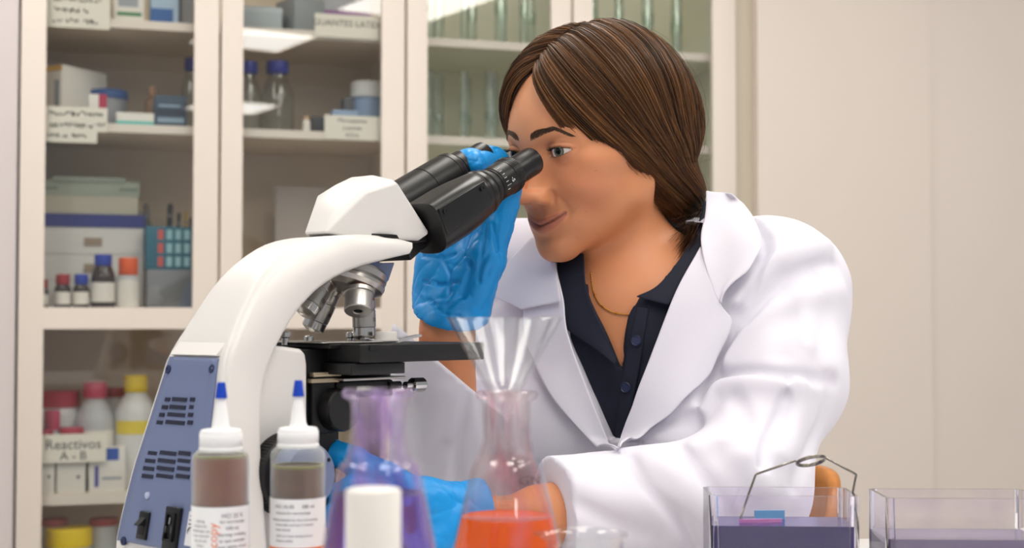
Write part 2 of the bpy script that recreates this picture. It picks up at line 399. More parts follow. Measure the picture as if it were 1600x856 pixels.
def note(shelf, px0, px1, py0, py1, lines, label, v=.030, seed=1, text=None, mp=None, tilt=0):
    a, z1 = cs(px0, py0, v); b, _ = cs(px1, py0, v); z0 = cs(px0, py1, v)[1]; w = b - a
    t = cthing('shelf_label', label, 'label', (a + b) / 2, v, z0); g = G(); g.box((-w / 2, 0, 0), (w / 2, .0008, z1 - z0)); t.rotation_euler[1] = tilt
    g.build('card', mp or PAPER, t)
    if text:
        g = G(); hh = z1 - z0
        for k, (s_, fr, sz) in enumerate(text):
            vv, f = fontcurve(s_, sz); g.add([(p[0], -.0004, p[1] + hh * fr) for p in vv], f)
        o = g.build('lettering', INK, t, angle=None)
    else: scribble(lines, -w / 2 + .006, w / 2 - .006, .004, z1 - z0 - .004, -.0006, seed).build('handwriting', INK, t, angle=None)
    return t
amber = cm('amber_glass', '2e1c14', .1, spec=.7); clearp = cm('clear_plastic_dull', 'b9b6ae', .25, trans=.35); hdpe = cm('white_plastic', 'dcdcdc', .4); hdpe2 = cm('frosted_plastic', 'b9babd', .4)
red = cm('cap_red', 'a01b26', .4); pink = cm('cap_pink', 'c03a5c', .4); blue = cm('cap_blue', '1739a8', .35); navy = cm('cap_navy', '1f2c8c', .35); orange = cm('cap_orange', 'e2591a', .4); yellow = cm('cap_yellow', 'f0cf12', .4)
LB = (CARD, .12, .52)
# top shelf
note('A', 72, 172, -14, 41, ((.1, .9), (.1, .66), (.08, .8)), 'taped paper label with three handwritten lines on the top shelf edge, far left', seed=3)
cbox('medicine_box', 'A', 178, 226, -60, .06, 'white box with a green stripe on the top shelf, right of the handwritten note', 'box', CARD, deco=(('green_stripe', cm('green_print', '2d7a4a'), (.12, .92, .10, .16), 'f'), ('print', cm('grey_print', '9aa0a8'), (.15, .8, .25, .7), 'f')))
cbox('picture_box', 'A', 236, 280, -70, .06, 'blue and white picture box on the top shelf beside the door post', 'box', cm('box_sky', 'a9c0d6'), deco=(('blue_wedge', cm('blue_print', '2d5e9e'), (0, .8, .0, .22), 'f'),))
cbox('parcel', 'A', 282, 304, -50, .08, 'grey packet on the top shelf pressed against the door post', 'box', cm('packet_grey', '98979a'))
cbox('storage_box', 'A', 380, 441, 10, .08, 'pale blue grey lidded plastic box on the top shelf, right after the door post', 'box', cm('pale_blue_plastic', 'a9b4bb', .35), depth=.12, deco=(('lid_rim', cm('pale_lid', 'bcc6cb'), (-.02, 1.02, .80, .92), 'f'),))
cbox('sample_bag', 'A', 447, 500, -4, .10, 'grey translucent sample tray on the top shelf behind the typed label', 'tray', cm('tray_grey', '8d9498', .4), depth=.1, rot=.35)
cbox('glove_packet', 'A', 500, 580, -3, .12, 'grey packet with a purple band on the top shelf above the typed label', 'box', cm('packet_pale', 'a6a8ad'), depth=.08, deco=(('purple_band', cm('purple_print', '8d4a96'), (-.005, 1.005, .55, .68), 'f'),))
note('A', 492, 593, 20, 57, (), 'white typed label on the top shelf edge of the second door', text=(('GUANTES LATEX', .5, .022),), v=.030)
# second shelf
t = cbox('medicine_carton', 'B', 102, 137, 96, .05, 'tall white carton with yellow edges standing on the second shelf at the left', 'box', CARD, depth=.15, rot=0,
     deco=(('yellow_edge', cm('yellow_print', 'e0a92a'), (0, 1, .90, .995), 'f'), ('side_print', cm('grey_print'), (.55, .85, .2, .75), 'f'), ('yellow_band', cm('yellow_print'), (.05, .9, .30, .40), 'l'), ('teal_print', cm('teal_print', '8fb5ad'), (.1, .7, .43, .50), 'l')))
t.rotation_euler[2] += -.75; t.location += Vector((-.012, .04, 0))
cbox('pill_box', 'B', 139, 167, 147, .05, 'small white box with a crimson end beside the tall carton', 'box', CARD, depth=.05, deco=(('crimson_end', cm('crimson', 'b01f48'), (.55, 1.0, .0, 1.0), 'f'),))
cbottle('lidded_tub', 'B', 140, 200, 138, .14, 'grey tub with a dark blue lid behind the small crimson ended box', cm('tub_grey', '8a8c92'), cm('lid_blue', '27508f'), 'tub', neck=.96, caph=.22, shoulder=.76, capr=1.06, capname='lid')
cbox('slide_box', 'B', 182, 241, 176, .05, 'flat white and turquoise box lying on the second shelf', 'box', CARD, depth=.06, deco=(('turquoise_base', cm('turquoise', '5fc0b8'), (0, 1, 0, .32), 'f'),))
cbottle('small_flask', 'B', 226, 252, 134, .16, 'small brownish bottle behind the dark blue box', cm('dull_brown', '8a6a50'), cm('tan_cap', 'b58a62'), neck=.4, caph=.2)
cbox('test_kit_box', 'B', 242, 292, 149, .05, 'dark blue test kit box at the right end of the second shelf', 'box', cm('kit_blue', '34495f'), depth=.09, deco=(('print_band', cm('kit_print', '8aa0b4'), (.08, .92, .12, .28), 'f'), ('print_line', cm('kit_print'), (.12, .8, .62, .70), 'f'), ('dark_panel', cm('kit_dark', '1f2e44'), (.05, .95, .34, .56), 'f')))
note('B', 70, 168, 165, 203, ((.05, .95), (.05, .98)), 'upper handwritten paper strip on the second shelf edge', seed=5)
note('B', 69, 152, 184, 221, ((.05, .95), (.02, .8)), 'lower handwritten paper strip hanging under the first one on the second shelf edge', v=.0285, seed=6)
glassb = thin_glass('bottle_glass', 'f1f4f1', .08)
for x0, x1, y0, lb in ((283, 322, 88, 'blue capped laboratory bottle half hidden by the post between the first two doors'), (368, 412, 93, 'left blue capped glass bottle behind the second door, partly cut by the frame'), (410, 464, 92, 'blue capped glass reagent bottle in full view behind the second door')):
    cbottle('reagent_bottle', 'B', x0, x1, y0, .08 if x0 > 300 else .13, lb, glassb, navy, neck=.5, caph=.17, shoulder=.50, capr=.66, group='blue capped glass bottles on the second shelf')
cbottle('small_vial', 'B', 474, 486, 181, .07, 'tiny cream vial right of the blue capped glass bottle', CARD, cm('vial_cap', 'c9a27a'), neck=.6)
cbox('clip_box', 'B', 488, 507, 182, .08, 'small black box beside the typed label of the second door', 'box', cm('box_black', '2a2c30'))
cbox('dark_case', 'B', 538, 566, 152, .13, 'dark grey case leaning behind the typed label', 'box', cm('case_grey', '4a4d52'), depth=.06)
cbottle('blue_tub', 'B', 556, 604, 126, .10, 'pale blue tub with a wide white lid at the right of the second door', cm('tub_blue', '8aa3c4', .4), hdpe, 'tub', neck=.98, caph=.28, shoulder=.7, capr=1.14, capname='lid')
cbox('small_blue_box', 'B', 520, 560, 172, .06, 'flat pale blue box behind the typed label', 'box', cm('flat_blue', '8fa6c6'), depth=.05)
note('B', 507, 594, 179, 217, (), 'white typed label on the second shelf edge of the second door', text=(('Micropipetas', .72, .014), ('y puntas', .42, .014), ('AZUL', .12, .014)), v=.030)
# third compartment
def bxs(shelf, x0, x1, y0, y1, v): a, z1 = cs(x0, y0, v); b, _ = cs(x1, y0, v); z0 = cs((x0 + x1) / 2, y1, v)[1]; return a, b, z0, z1
def floorbox(name, label, cat, x0, x1, y0, v, depth, m, zbase, deco=()):
    a, b, _, z1 = bxs('C', x0, x1, y0, 400, v); w = b - a; t = cthing(name, label, cat, (a + b) / 2, v + depth / 2, zbase); h = z1 - zbase
    g = G(); g.box((-w / 2, -depth / 2, 0), (w / 2, depth / 2, h), .0015); g.build('body', m, t)
    for nm, dm, (u0, u1, w0, w1), ex in deco: g = G(); g.box((-w / 2 + u0 * w, -depth / 2 - ex, w0 * h), (-w / 2 + u1 * w, -depth / 2 + .001, w1 * h)); g.build(nm, dm, t)
    return t, z1
va = .17
dr, ztop = floorbox('drawer_cabinet', 'white desktop drawer unit with a dark blue lid in the left cabinet', 'drawer unit', 60, 225, 333, va, .20, cm('drawer_white', 'e2e0dd', .4), zC,
    deco=[('lid', cm('lid_navy', '262f86'), (-.01, 1.012, .865, 1.0), .004)] + [('drawer', cm('drawer_white'), (.02, .98, .03 + k * .275, .28 + k * .275), .003) for k in range(3)] + [('label_holder', cm('holder_brown', '9c8a76'), (.43, .60, .115 + k * .275, .20 + k * .275), .006) for k in range(3)])
bx1, z2 = floorbox('cardboard_box', 'cream cardboard box lying on the blue lid of the drawer unit', 'box', 62, 216, 304, va, .19, cm('card_cream', 'c9c5b2', .6), ztop)
bx2, z3 = floorbox('box_file', 'pale green box with a folded lid on top of the cream box', 'box', 58, 218, 280, va, .19, cm('card_green', 'b3bfb0', .6), z2, deco=[('lid_step', cm('card_green'), (.15, .86, .8, 1.25), .0), ('clasp', cm('clasp_grey', '8f9c90'), (.02, .2, .35, .55), .002), ('clasp', cm('clasp_grey'), (.80, .98, .35, .55), .002)])
tr, z5 = floorbox('plastic_tray', 'grey translucent tray under the teal box', 'tray', 230, 301, 421, .10, .16, cm('tray_smoke', '85888e', .3), zC)
pb_, z6 = floorbox('slide_carton', 'teal carton printed with rows of small squares standing on the grey tray', 'box', 228, 300, 353, .11, .10, cm('carton_teal', '1d6880', .5), z5,
    deco=[('printed_square', cm('sq_red', 'd65a52') if c == 1 else cm('sq_pale', '9fd0da'), (.05 + c * .19 + .02, .05 + c * .19 + .14, .08 + r_ * .31, .30 + r_ * .31), .0008) for r_ in range(3) for c in (1, 2, 3, 4)])
for k, (px, c, tp_, nm, lb) in enumerate(((232, 'b8a888', 312, 'spatula', 'tan spatula standing leftmost behind the teal carton'), (241, '6f6a60', 318, 'brush', 'grey brush standing behind the teal carton'), (262, '17181b', 318, 'marker_pen', 'thick black marker standing behind the teal carton'), (276, '2b2c30', 332, 'marker_pen', 'short black pen behind the teal carton'), (287, 'c8a33a', 330, 'pencil', 'yellow pencil behind the teal carton'), (295, '4a3c30', 340, 'pencil', 'brown pencil rightmost behind the teal carton'))):
    a, z1 = cs(px, tp_, .23); t = cthing(nm, lb, 'pen', a, .23, z5); hh = z1 - z5; m_ = cm('pen_%d' % k, c); rr = .007 if k < 3 else .0045
    g = G(); g.lathe([(0, 0), (rr * .7, .0), (rr * .7, hh * .6), (rr, hh * .62), (rr, hh * .96), (rr * .6, hh)], 12, M=Matrix.Rotation(-.12 if k < 2 else .04, 4, 'Y')); g.build('shaft', m_, t)
    g = G(); g.lathe([(rr * 1.05, hh * .8), (rr * 1.05, hh * .84)], 12, M=Matrix.Rotation(-.12 if k < 2 else .04, 4, 'Y')); g.build('ring', cm('pen_ring', '8a8a88'), t)
for x0, x1, y0, cp_, lb, big in ((60, 76, 436, red, 'small amber bottle with a red cap cut by the left door frame', 0), (85, 111, 428, red, 'small amber bottle with a red cap in full view before the drawer unit', 0), (114, 140, 428, blue, 'small amber bottle with a blue cap beside the red capped one', 0),
                         (142, 181, 397, blue, 'large amber bottle with a blue cap and white label before the drawer unit', 1)):
    cbottle('reagent_bottle', 'C', x0, x1, y0, .055, lb, amber, cp_, neck=.72, caph=.30 if not big else .22, shoulder=.58, capr=.86 if not big else .72, lab=(CARD, .12, .48), group='amber bottles before the drawer unit')
cbottle('reagent_bottle', 'C', 184, 218, 402, .055, 'square clear bottle with an orange cap and white label', hdpe2, orange, neck=.8, caph=.34, shoulder=.60, capr=.92, lab=(CARD, .03, .56))
cbox('document_folder', 'C', 430, 508, 292, .22, 'pale sheet of paper standing in the middle compartment behind the microscope head', 'paper', cm('paper_grey', 'b8ada6', .7), depth=.01)
# lower compartment
cbottle('powder_jar', 'D', 52, 126, 612, .13, 'wide white jar with a red lid at the back left of the lower shelf', hdpe, cm('lid_red', 'b02f4a'), 'jar', neck=.9, caph=.17, shoulder=.76, capr=.98, capname='lid')
cbottle('chemical_bottle', 'D', 116, 181, 598, .10, 'large frosted bottle with a pink cap on the lower shelf', hdpe2, pink, neck=.5, caph=.15, shoulder=.62, capr=.60, lab=(CARD, .1, .55))
cbottle('powder_jar', 'D', 156, 200, 606, .20, 'jar with a dark red lid behind the pink capped bottle', hdpe, red, 'jar', neck=.8, caph=.1, shoulder=.8, capr=.9, capname='lid')
cbottle('chemical_bottle', 'D', 181, 246, 587, .09, 'white bottle with a yellow cap and yellow edged label next to the microscope', hdpe, yellow, neck=.5, caph=.15, shoulder=.66, capr=.58, lab=(cm('label_yellow', 'ead23a'), .48, .60))
cbottle('chemical_bottle', 'D', 66, 97, 642, .075, 'small bottle with a pink cap above the reactivos card', hdpe2, pink, neck=.7, caph=.24, shoulder=.62, capr=.8)
cbottle('small_jar', 'D', 56, 84, 672, .060, 'low jar with a crimson cap peeking over the reactivos card at the left', hdpe, cm('cap_crimson', 'b02040'), 'jar', neck=.8, caph=.2, capr=.95)
cbottle('small_jar', 'D', 91, 132, 669, .060, 'low jar with a crimson cap peeking over the reactivos card in the middle', hdpe, cm('cap_crimson'), 'jar', neck=.8, caph=.2, capr=.95)
cbox('reagent_box', 'D', 62, 86, 690, .045, 'narrow white carton under the left end of the reactivos card', 'box', CARD, depth=.05, deco=(('print', INK, (.55, .7, .30, .36), 'f'),))
cbox('reagent_box', 'D', 89, 134, 690, .045, 'square white carton under the middle of the reactivos card', 'box', CARD, depth=.05, deco=(('print', INK, (.70, .8, .28, .34), 'f'),))
cbox('reagent_box', 'D', 139, 196, 700, .045, 'white carton with blue squares beside the microscope', 'box', CARD, depth=.06, deco=(('blue_square', cm('square_blue', '1f4fae'), (.48, .82, .72, 1.0), 'f'), ('violet_bar', cm('bar_violet', '4a4ba0'), (.16, .27, .12, .60), 'f'), ('print', cm('grey_print'), (.36, .9, .28, .34), 'f')))
note('D', 63, 166, 679, 724, (), 'cream card reading reactivos A-B on the lower shelf', text=(('Reactivos', .48, .032), ('A - B', .10, .028)), v=.034)
# lowest shelf in view
cbottle('powder_jar', 'E', 60, 106, 812, .10, 'jar with a dark red lid at the left on the lowest shelf', hdpe2, cm('lid_brick', '9c2c2c'), 'jar', neck=.9, caph=.07, shoulder=.85, capr=1.0, capname='lid')
cbottle('powder_jar', 'E', 138, 186, 812, .10, 'jar with a dark red lid beside the microscope on the lowest shelf', hdpe2, cm('lid_brick'), 'jar', neck=.9, caph=.07, shoulder=.85, capr=1.0, capname='lid')
cbottle('chemical_bottle', 'E', 66, 148, 829, .045, 'bottle with a broad yellow cap in front on the lowest shelf', hdpe, yellow, neck=.8, caph=.2, shoulder=.7, capr=.92)
# ---------- glass tubes in rows behind the two right-hand doors
tubeglass = thin_glass('tube_glass', 'f7faf7', .14)
def tube_proto(r, h):
    t = thing('glass_tube', 'x', 'glassware'); g = G(); g.lathe([(0, .001), (r * .8, .002), (r, r * .6), (r, h - .004), (r * 1.12, h - .002), (r * 1.12, h)], 16, cap=False); g.lathe([(r * .86, h), (r * .86, r * .6), (0, .003)], 16, cap=False); g.build('tube', tubeglass, t)
    g = G(); g.lathe([(r * 1.02, h * .30), (r * 1.02, h * .42)], 16, cap=False); g.build('graduation_band', thin_glass('band_glass', 'e6efe6', .2) if 'band_glass' not in MATS else MATS['band_glass'], t); return t
rs = np.random.RandomState(4); protos = {}
SEEN = (('B', 'upper', zA - .020 - zB), ('A', 'top', .34), ('C', 'middle', zB - .02 - zC))
n_ = 0
for (sa, sb, dn) in ((S(668) + .012, S(862) - .012, 'third'), (S(927, 100) + .012, S(1114, 100) - .012, 'fourth')):
    for sh, nm, hh in SEEN:
        h = min(hh * .78, .26); s = sa; k = 0
        while s < sb:
            r = (.013, .016, .011)[k % 3]; key = (round(h, 3), r)
            if sh == 'C' and dn == 'third' and s > sa + .10: break
            o = copy_tree(protos[key]) if key in protos else protos.setdefault(key, tube_proto(r, h))
            v = .07 + (k % 2) * .09 + rs.uniform(0, .02); o.location = CM @ Vector((s + r, v, SHELF[sh]))
            o['label'] = 'upright clear glass tube in the row on the %s shelf behind the %s cabinet door' % (nm, dn); o['group'] = 'glass tubes on the %s shelf behind the %s door' % (nm, dn)
            s += r * 2 + rs.uniform(.006, .022); k += 1; n_ += 1
print('tubes', n_)
# ================================================================== microscope
TZ = .75                                # bench top
PHI = math.radians(48); EV = np.array([math.cos(PHI), math.sin(PHI)]); NV = np.array([math.sin(PHI), -math.cos(PHI)])
SO = np.array([-.2596, 1.12])
def uz(px, py, w):                      # pixel -> (u, height above the bench) in the microscope's plane w
    r = ray(px, py); A = np.array([[r[0], -EV[0]], [r[1], -EV[1]]]); b = SO + w * NV
    t, u = np.linalg.solve(A, b); return u, CZ + t * r[2] - TZ
def L3(u, w, z): return (u, -w, z)      # microscope frame: x forward, y to its far side
def hull(G_, pts):
    import bmesh
    b = bmesh.new()
    for p in pts: b.verts.new(p)
    bmesh.ops.convex_hull(b, input=list(b.verts)); lone = [v for v in b.verts if not v.link_faces]
    bmesh.ops.delete(b, geom=lone, context='VERTS'); bmesh.ops.dissolve_limit(b, angle_limit=.03, verts=list(b.verts), edges=list(b.edges))
    b.verts.ensure_lookup_table(); b.verts.index_update()
    G_.add([tuple(v.co) for v in b.verts], [tuple(v.index for v in f.verts) for f in b.faces]); b.free()
    return G_
def wn(o): m = o.modifiers.new('wn', 'WEIGHTED_NORMAL'); m.keep_sharp = False; return o
def axisM(p, d):                        # matrix placing local z along d at p
    q = Vector(d).to_track_quat('Z', 'Y'); return Matrix.Translation(Vector(p)) @ q.to_matrix().to_4x4()
def microscope():
    t = thing('microscope', 'white and slate blue binocular microscope on the bench, a person looking through its black eyepieces', 'microscope',
              (SO[0], SO[1], TZ), PHI)
    W_ = mat('scope_white', 'dddbd9', .34, bump=(900, .02)); BL = mat('scope_blue', '6a7699', .42, bump=(700, .06)); K = mat('scope_black', '131314', .34, bump=(1500, .05))
    KM = mat('scope_matt_black', '0e0e10', .5); CH = mat('scope_chrome', 'c9c8c6', .16, metal=1); ST = mat('scope_satin_steel', 'b9b6b2', .30, metal=1)
    G1 = mat('scope_paint_print', 'e6e6e6', .5); DK = mat('scope_gap', '050506', .6)
    a = .042
    def wa(z): return float(np.interp(z, [.05, .11, .15, .197, .228, .258, .28], [.0600, .0530, .0465, .0385, .0305, .0250, .0235]))
    def ridge(px, py):
        w = .04
        for _ in range(8): u, z = uz(px, py, w); w = wa(z) if px < 480 else .034
        return u, z
    outer = [ridge(*q) for q in ((316, 940), (319, 856), (328, 760), (338, 680), (347, 600), (353, 555), (374, 492), (404, 432), (444, 393), (500, 372), (560, 366), (610, 370), (638, 377))]
    inner = [uz(*q, a) for q in ((639, 398), (604, 407), (562, 419), (522, 438), (492, 461), (464, 494), (441, 533), (424, 572), (408, 630), (400, 700), (397, 780), (396, 940))]
    outer[0] = (outer[0][0], .03); inner[-1] = (inner[-1][0], .03)
    def band(o, i_, wl, wh, n=44):
        """a curved band between two edge curves with a softly rounded cross-section"""
        O_ = resampled(o, n); I_ = resampled(i_[::-1], n); v = []; f = []; m = 0
        sec = []
        near = [(0, 0, 0), (0, .5, 0), (0, .86, 0), (.004, .93, 0), (.014, .975, 0), (.03, .995, 0), (.05, 1, 0), (.075, 1, .0003), (.09, 1, .0022), (.105, 1, .0034), (.13, 1, .0040), (.5, 1, .0050), (.86, 1, .0042), (.92, 1, .0034), (.96, .985, .0020), (.985, .95, 0), (.997, .90, 0), (1, .8, 0), (1, .4, 0), (1, 0, 0)]
        sec = near + [(f_, -s_, e_) for f_, s_, e_ in near[::-1][1:-1]]
        for j in range(n):
            z = O_[j][1]; wo = wh(z); wo = max(wo, float(np.interp(j / n, [.66, .80], [0, .034]))); wi = max(wo, .038)
            for c, s, ex in sec:
                q = O_[j] * (1 - c) + I_[j] * c; w = wo + (wi - wo) * min(1, c / .3) ** .8; v.append(L3(q[0], s * w + (ex if s > 0 else -ex), q[1]))
        ns = len(sec)
        for j in range(n - 1):
            for k in range(ns): k2 = (k + 1) % ns; f.append((j * ns + k, j * ns + k2, (j + 1) * ns + k2, (j + 1) * ns + k))
        f += [tuple(range(ns)), tuple(range((n - 1) * ns, n * ns))]
        return v, f
    def resampled(p, n):
        q = smoothpath([(x, y, 0) for x, y in p], 200)[:, :2]; L_ = np.concatenate([[0], np.cumsum(nrm(np.diff(q, axis=0)))])
        s = np.linspace(0, L_[-1], n); return np.stack([np.interp(s, L_, q[:, 0]), np.interp(s, L_, q[:, 1])], 1)
    g = G(); v, f = band(outer, inner, lambda z: -wa(z), wa); g.add(v, f)
    arm = g.build('arm', W_, t, angle=50)
    # rear column in front of the band, down to the foot
    g = G(); pf = [uz(*q, .036) for q in ((410, 538), (446, 541), (474, 545), (482, 552), (484, 570), (484, 700), (484, 940))]; pf[-1] = (pf[-1][0], .03)
    pl = pf + [(pf[-1][0] - .09, .03), (pf[0][0] - .02, pf[0][1])]
    g.prism([(x, z) for x, z in pl], -.034, .034, 1); wn(g.build('column', W_, t, bevel=.004, seg=3))
    # foot
    g = G(); hull(g, [L3(u, w, z) for u, w in ((-.045, .05), (-.045, -.05), (.02, .085), (.02, -.085), (.22, .085), (.22, -.085), (.25, .06), (.25, -.06)) for z in (.004, .034)])
    wn(g.build('foot', W_, t, bevel=.008, seg=3))
    g = G(); g.lathe([(.030, .034), (.030, .050), (.024, .056), (0, .056)], 32, c=L3(.187, 0, 0)); g.build('field_lamp', KM, t)
    for u in (0, .2):
        for w in (-.045, .045): g = G(); g.lathe([(.009, 0), (.009, .006)], 16, c=L3(u, w, 0)); g.build('rubber_foot', KM, t)
    # blue rear panel follows the back of the arm
    O_ = resampled(outer, 120); zt = uz(350, 560, a)[1]; zb = .045
    sel = [q for q in O_ if zb < q[1] < zt]
    v = []; f = []; nw = 9
    for q in sel:
        w = wa(q[1]) - .0075
        for k in range(nw): v.append(L3(q[0] - .0012, -w + 2 * w * k / (nw - 1), q[1]))
    for j in range(len(sel) - 1):
        for k in range(nw - 1): f.append((j * nw + k, j * nw + k + 1, (j + 1) * nw + k + 1, (j + 1) * nw + k))
    panel = mesh('rear_panel', v, f, BL, t); so = panel.modifiers.new('s', 'SOLIDIFY'); so.thickness = .003; so.offset = 0
    def back(z):                         # u of the rear surface at a height
        us = sorted((abs(q[1] - z), q[0]) for q in O_ if q[1] < zt + .05); return us[0][1] - .0028
    def slope(z): return (back(z + .01) - back(z - .01)) / .02
    def pbox(g, w0, w1, z0, z1, d0=-.0008, d1=.0012, bev=0):
        zc = (z0 + z1) / 2; ub = back(zc); M = Matrix.Translation(Vector((ub, 0, zc))) @ Matrix.Rotation(math.atan(slope(zc)), 4, 'Y')
        g.box((-d1, -w1, -(z1 - z0) / 2), (-d0, -w0, (z1 - z0) / 2), bev, M)
    def pw(px, py):                      # (w, z) of a pixel on the rear surface
        z = CZ - TZ - (py - 500) / FPX * 1.1
        for _ in range(12):
            ub = back(z); r = ray(px, py); A = np.array([[r[0], -NV[0]], [r[1], -NV[1]]]); T_, w = np.linalg.solve(A, SO + ub * EV); z = CZ + T_ * r[2] - TZ
        return w, z
    zl_ = zt + .004; g = G(); ub = back(zl_) ; wl_ = wa(zl_) - .007
    hull(g, [L3(back(z) + d + .0024, w, z) for z, d in ((zl_ - .002, -.0042), (zl_ - .003, .002), (zl_ + .010, .0005), (zl_ + .009, .004)) for w in (-wl_, wl_)]); g.build('panel_highlight_wedge', W_, t, bevel=.0008)  # wedge added above the panel, its face tilted to catch a highlight
    g = G()
    for r_, (yl, xs) in enumerate(((624, ((258, 266), (269, 292), (297, 304))), (636, ((253, 262), (265, 291), (296, 303))), (648, ((249, 258), (262, 290), (294, 302))), (660, ((245, 255), (259, 289), (293, 301))),
                       (708, ((230, 246), (250, 276), (279, 299))), (720, ((227, 243), (247, 274), (278, 298))), (732, ((224, 241), (245, 273), (277, 297))), (744, ((222, 239), (243, 271), (275, 296))))):
        for x0, x1 in xs:
            w0, z0 = pw(x0, yl); w1, z1 = pw(x1, yl); zc = (z0 + z1) / 2
            pbox(g, w0, w1, zc - .0016, zc + .0016, -.0004, .0004)
    g.build('cooling_slots', mat('slot_dark', '1c2136', .7), panel)
    for px, py in ((263, 577), (331, 576), (193, 845)):
        w, z = pw(px, py); g = G(); ub = back(z); Mx = Matrix.Translation(Vector((ub, -w, z))) @ Matrix.Rotation(math.atan(slope(z)) - math.pi / 2, 4, 'Y')
        g.lathe([(.0036, -.001), (.0036, .0006), (.0026, .0010), (.0012, .0002), (0, .0002)], 16, M=Mx); g.build('panel_screw', mat('screw_dark', '2a3358', .45, metal=.3), panel)
    w, z = pw(231, 774); g = G(); g.lathe([(.0028, -.001), (.0028, .001), (.0012, .0022), (0, .0024)], 16, M=Matrix.Translation(Vector((back(z), -w, z))) @ Matrix.Rotation(-math.pi / 2, 4, 'Y')); g.build('fuse_stud', mat('stud', 'aeb6cf', .3), panel)
    # rocker switch
    w0, z0 = pw(215, 842); w1, z1 = pw(236, 800); g = G(); pbox(g, w0, w1, z0, z1, -.001, .0022, .001); sw = g.build('power_switch', K, t)
    g = G(); zc = (z0 + z1) / 2; ub = back(zc); g.prism([(ub - .001, z0 + .003), (ub - .0040, z0 + .004), (ub - .0028, zc), (ub - .0082, z1 - .010), (ub - .001, z1 - .004)], -(w0 + .003), -(w1 - .003), 1)
    g.build('rocker', KM, sw, bevel=.0006)
    # mains inlet
    w0, z0 = pw(254, 890); w1, z1 = pw(288, 793); g = G(); pbox(g, w0, w1, z0, z1, -.001, .0030, .001); inl = g.build('mains_inlet', K, t)
    wi0, wi1 = w0 + .0035, w1 - .0035; zi1 = z1 - .005; zi0 = zi1 - .021; g = G(); zc = (zi0 + zi1) / 2
    pbox(g, wi0, wi0 + .0015, zi0, zi1, -.001, .0050); pbox(g, wi1 - .0015, wi1, zi0, zi1, -.001, .0050); pbox(g, wi0, wi1, zi1 - .0015, zi1, -.001, .0050); pbox(g, wi0, wi1, zi0, zi0 + .0015, -.001, .0050)
    g.build('socket_rim', KM, inl)
    for dw, dz in ((0, .0045), (-.0042, -.002), (.0042, -.002)):
        g = G(); wc = (wi0 + wi1) / 2 + dw; pbox(g, wc - .0008, wc + .0008, zc + dz - .0025, zc + dz + .0025, -.001, .0045); g.build('contact_pin', CH, inl)
    # type label with small print
    w0, z0 = pw(289, 852); w1, z1 = pw(309, 800); g = G(); pbox(g, w0, w1, z0, z1, -.0006, .0004); lab = g.build('type_label', mat('label_white', 'd9dae0', .5), t)
    g = G()
    for k in range(3): pbox(g, w0 + .002, w1 - .001, z1 - .004 - k * .003, z1 - .0030 - k * .003, -.0003, .0007)
    wc, zc = (w0 + w1) / 2 + .001, z0 + .010; ub = back(zc)
    for k in range(14):
        an = math.radians(60 + k * 18); g.box((ub - .0012, -(wc + .004 * math.cos(an)) - .0004, zc + .004 * math.sin(an) - .0004), (ub - .0004, -(wc + .004 * math.cos(an)) + .0004, zc + .004 * math.sin(an) + .0004))
    g.build('label_print', mat('print_dark', '2b2b33', .6), lab)
    # ---------- prism head
    g = G(); pts = []
    for w, wpix, q in ((.014, .014, (508, 363)), (.010, .010, (512, 343)), (.012, .012, (528, 315)), (.012, -.012, (524, 289)), (.014, -.014, (549, 277)), (.014, .014, (614, 281)),
                       (.034, .034, (575, 299)), (.038, .038, (620, 285)), (.038, .038, (671, 365)), (.034, .034, (655, 376)), (.030, .030, (560, 372))):
        u, z = uz(*q, wpix); pts += [L3(u, w, z), L3(u, -w, z)]
    hull(g, pts); hd = wn(g.build('prism_head', W_, t, bevel=.0022, seg=3, angle=80))
    g = G(); u0, z0 = uz(585, 376, .03); g.lathe([(.036, z0 - .006), (.036, z0 + .006)], 48, c=L3(.187, 0, 0)); g.build('swivel_ring', DK, t)
    # ---------- binocular tubes
    AL = math.radians(26.3); ax = np.array([math.cos(AL), 0, math.sin(AL)])
    end = np.array(L3(*((lambda q: (q[0], .031, q[1]))(uz(832, 251, .031)))))
    def tubeat(s): return end + ax * s
    def cyl(g, prof, w, seg=40):        # prof: (r, distance back from the eye end)
        o = np.array([end[0], -w, end[2] + (.011 if w < 0 else 0)]); M = axisM(o, -ax); g.lathe([(r, s) for r, s in prof], seg, M=M)
    upv = np.cross(ax, [0, 1, 0]); upv = upv / nrm(upv); upv = upv if upv[2] > 0 else -upv
    for w, nm in ((.031, 'n'), (-.034, 'f')):
        g = G(); cyl(g, [(.0, .002), (.0115, .0018), (.0125, 0), (.0139, .0008), (.0143, .003), (.0143, .0340), (.0138, .035)], w); ep = g.build('eyepiece', K, t, angle=30)
        g = G(); cyl(g, [(.0105, .0012), (0, .0008)], w); g.build('lens', mat('lens_glass', '20242c', .04, spec=1), ep)
        g = G(); cyl(g, [(.0138, .0340), (.0172, .0346), (.0178, .0356), (.0178, .0455), (.0172, .0462)], w, 96); kr_ = g.build('knurled_ring', K, ep, angle=30)
        g = G()
        for k in range(64):
            an = 2 * math.pi * k / 64; c = math.cos(an), math.sin(an); o = np.array([end[0], -w, end[2]]); p0 = o - ax * .0365 + .0178 * (c[0] * upv + c[1] * np.array([0, 1, 0])); p1 = p0 - ax * .0080; g.tube([p0, p1], .00045, 4)
        g.build('knurling', KM, kr_, angle=None)
        g = G(); cyl(g, [(.0165, .0460), (.0174, .0466), (.0174, .0640), (.0168, .0645)], w); dr_ = g.build('diopter_scale', K, ep, angle=30)
        # graduation marks facing the camera
        g = G(); o = np.array([end[0], -w, end[2]]); nr = -np.array([0, 1, 0])
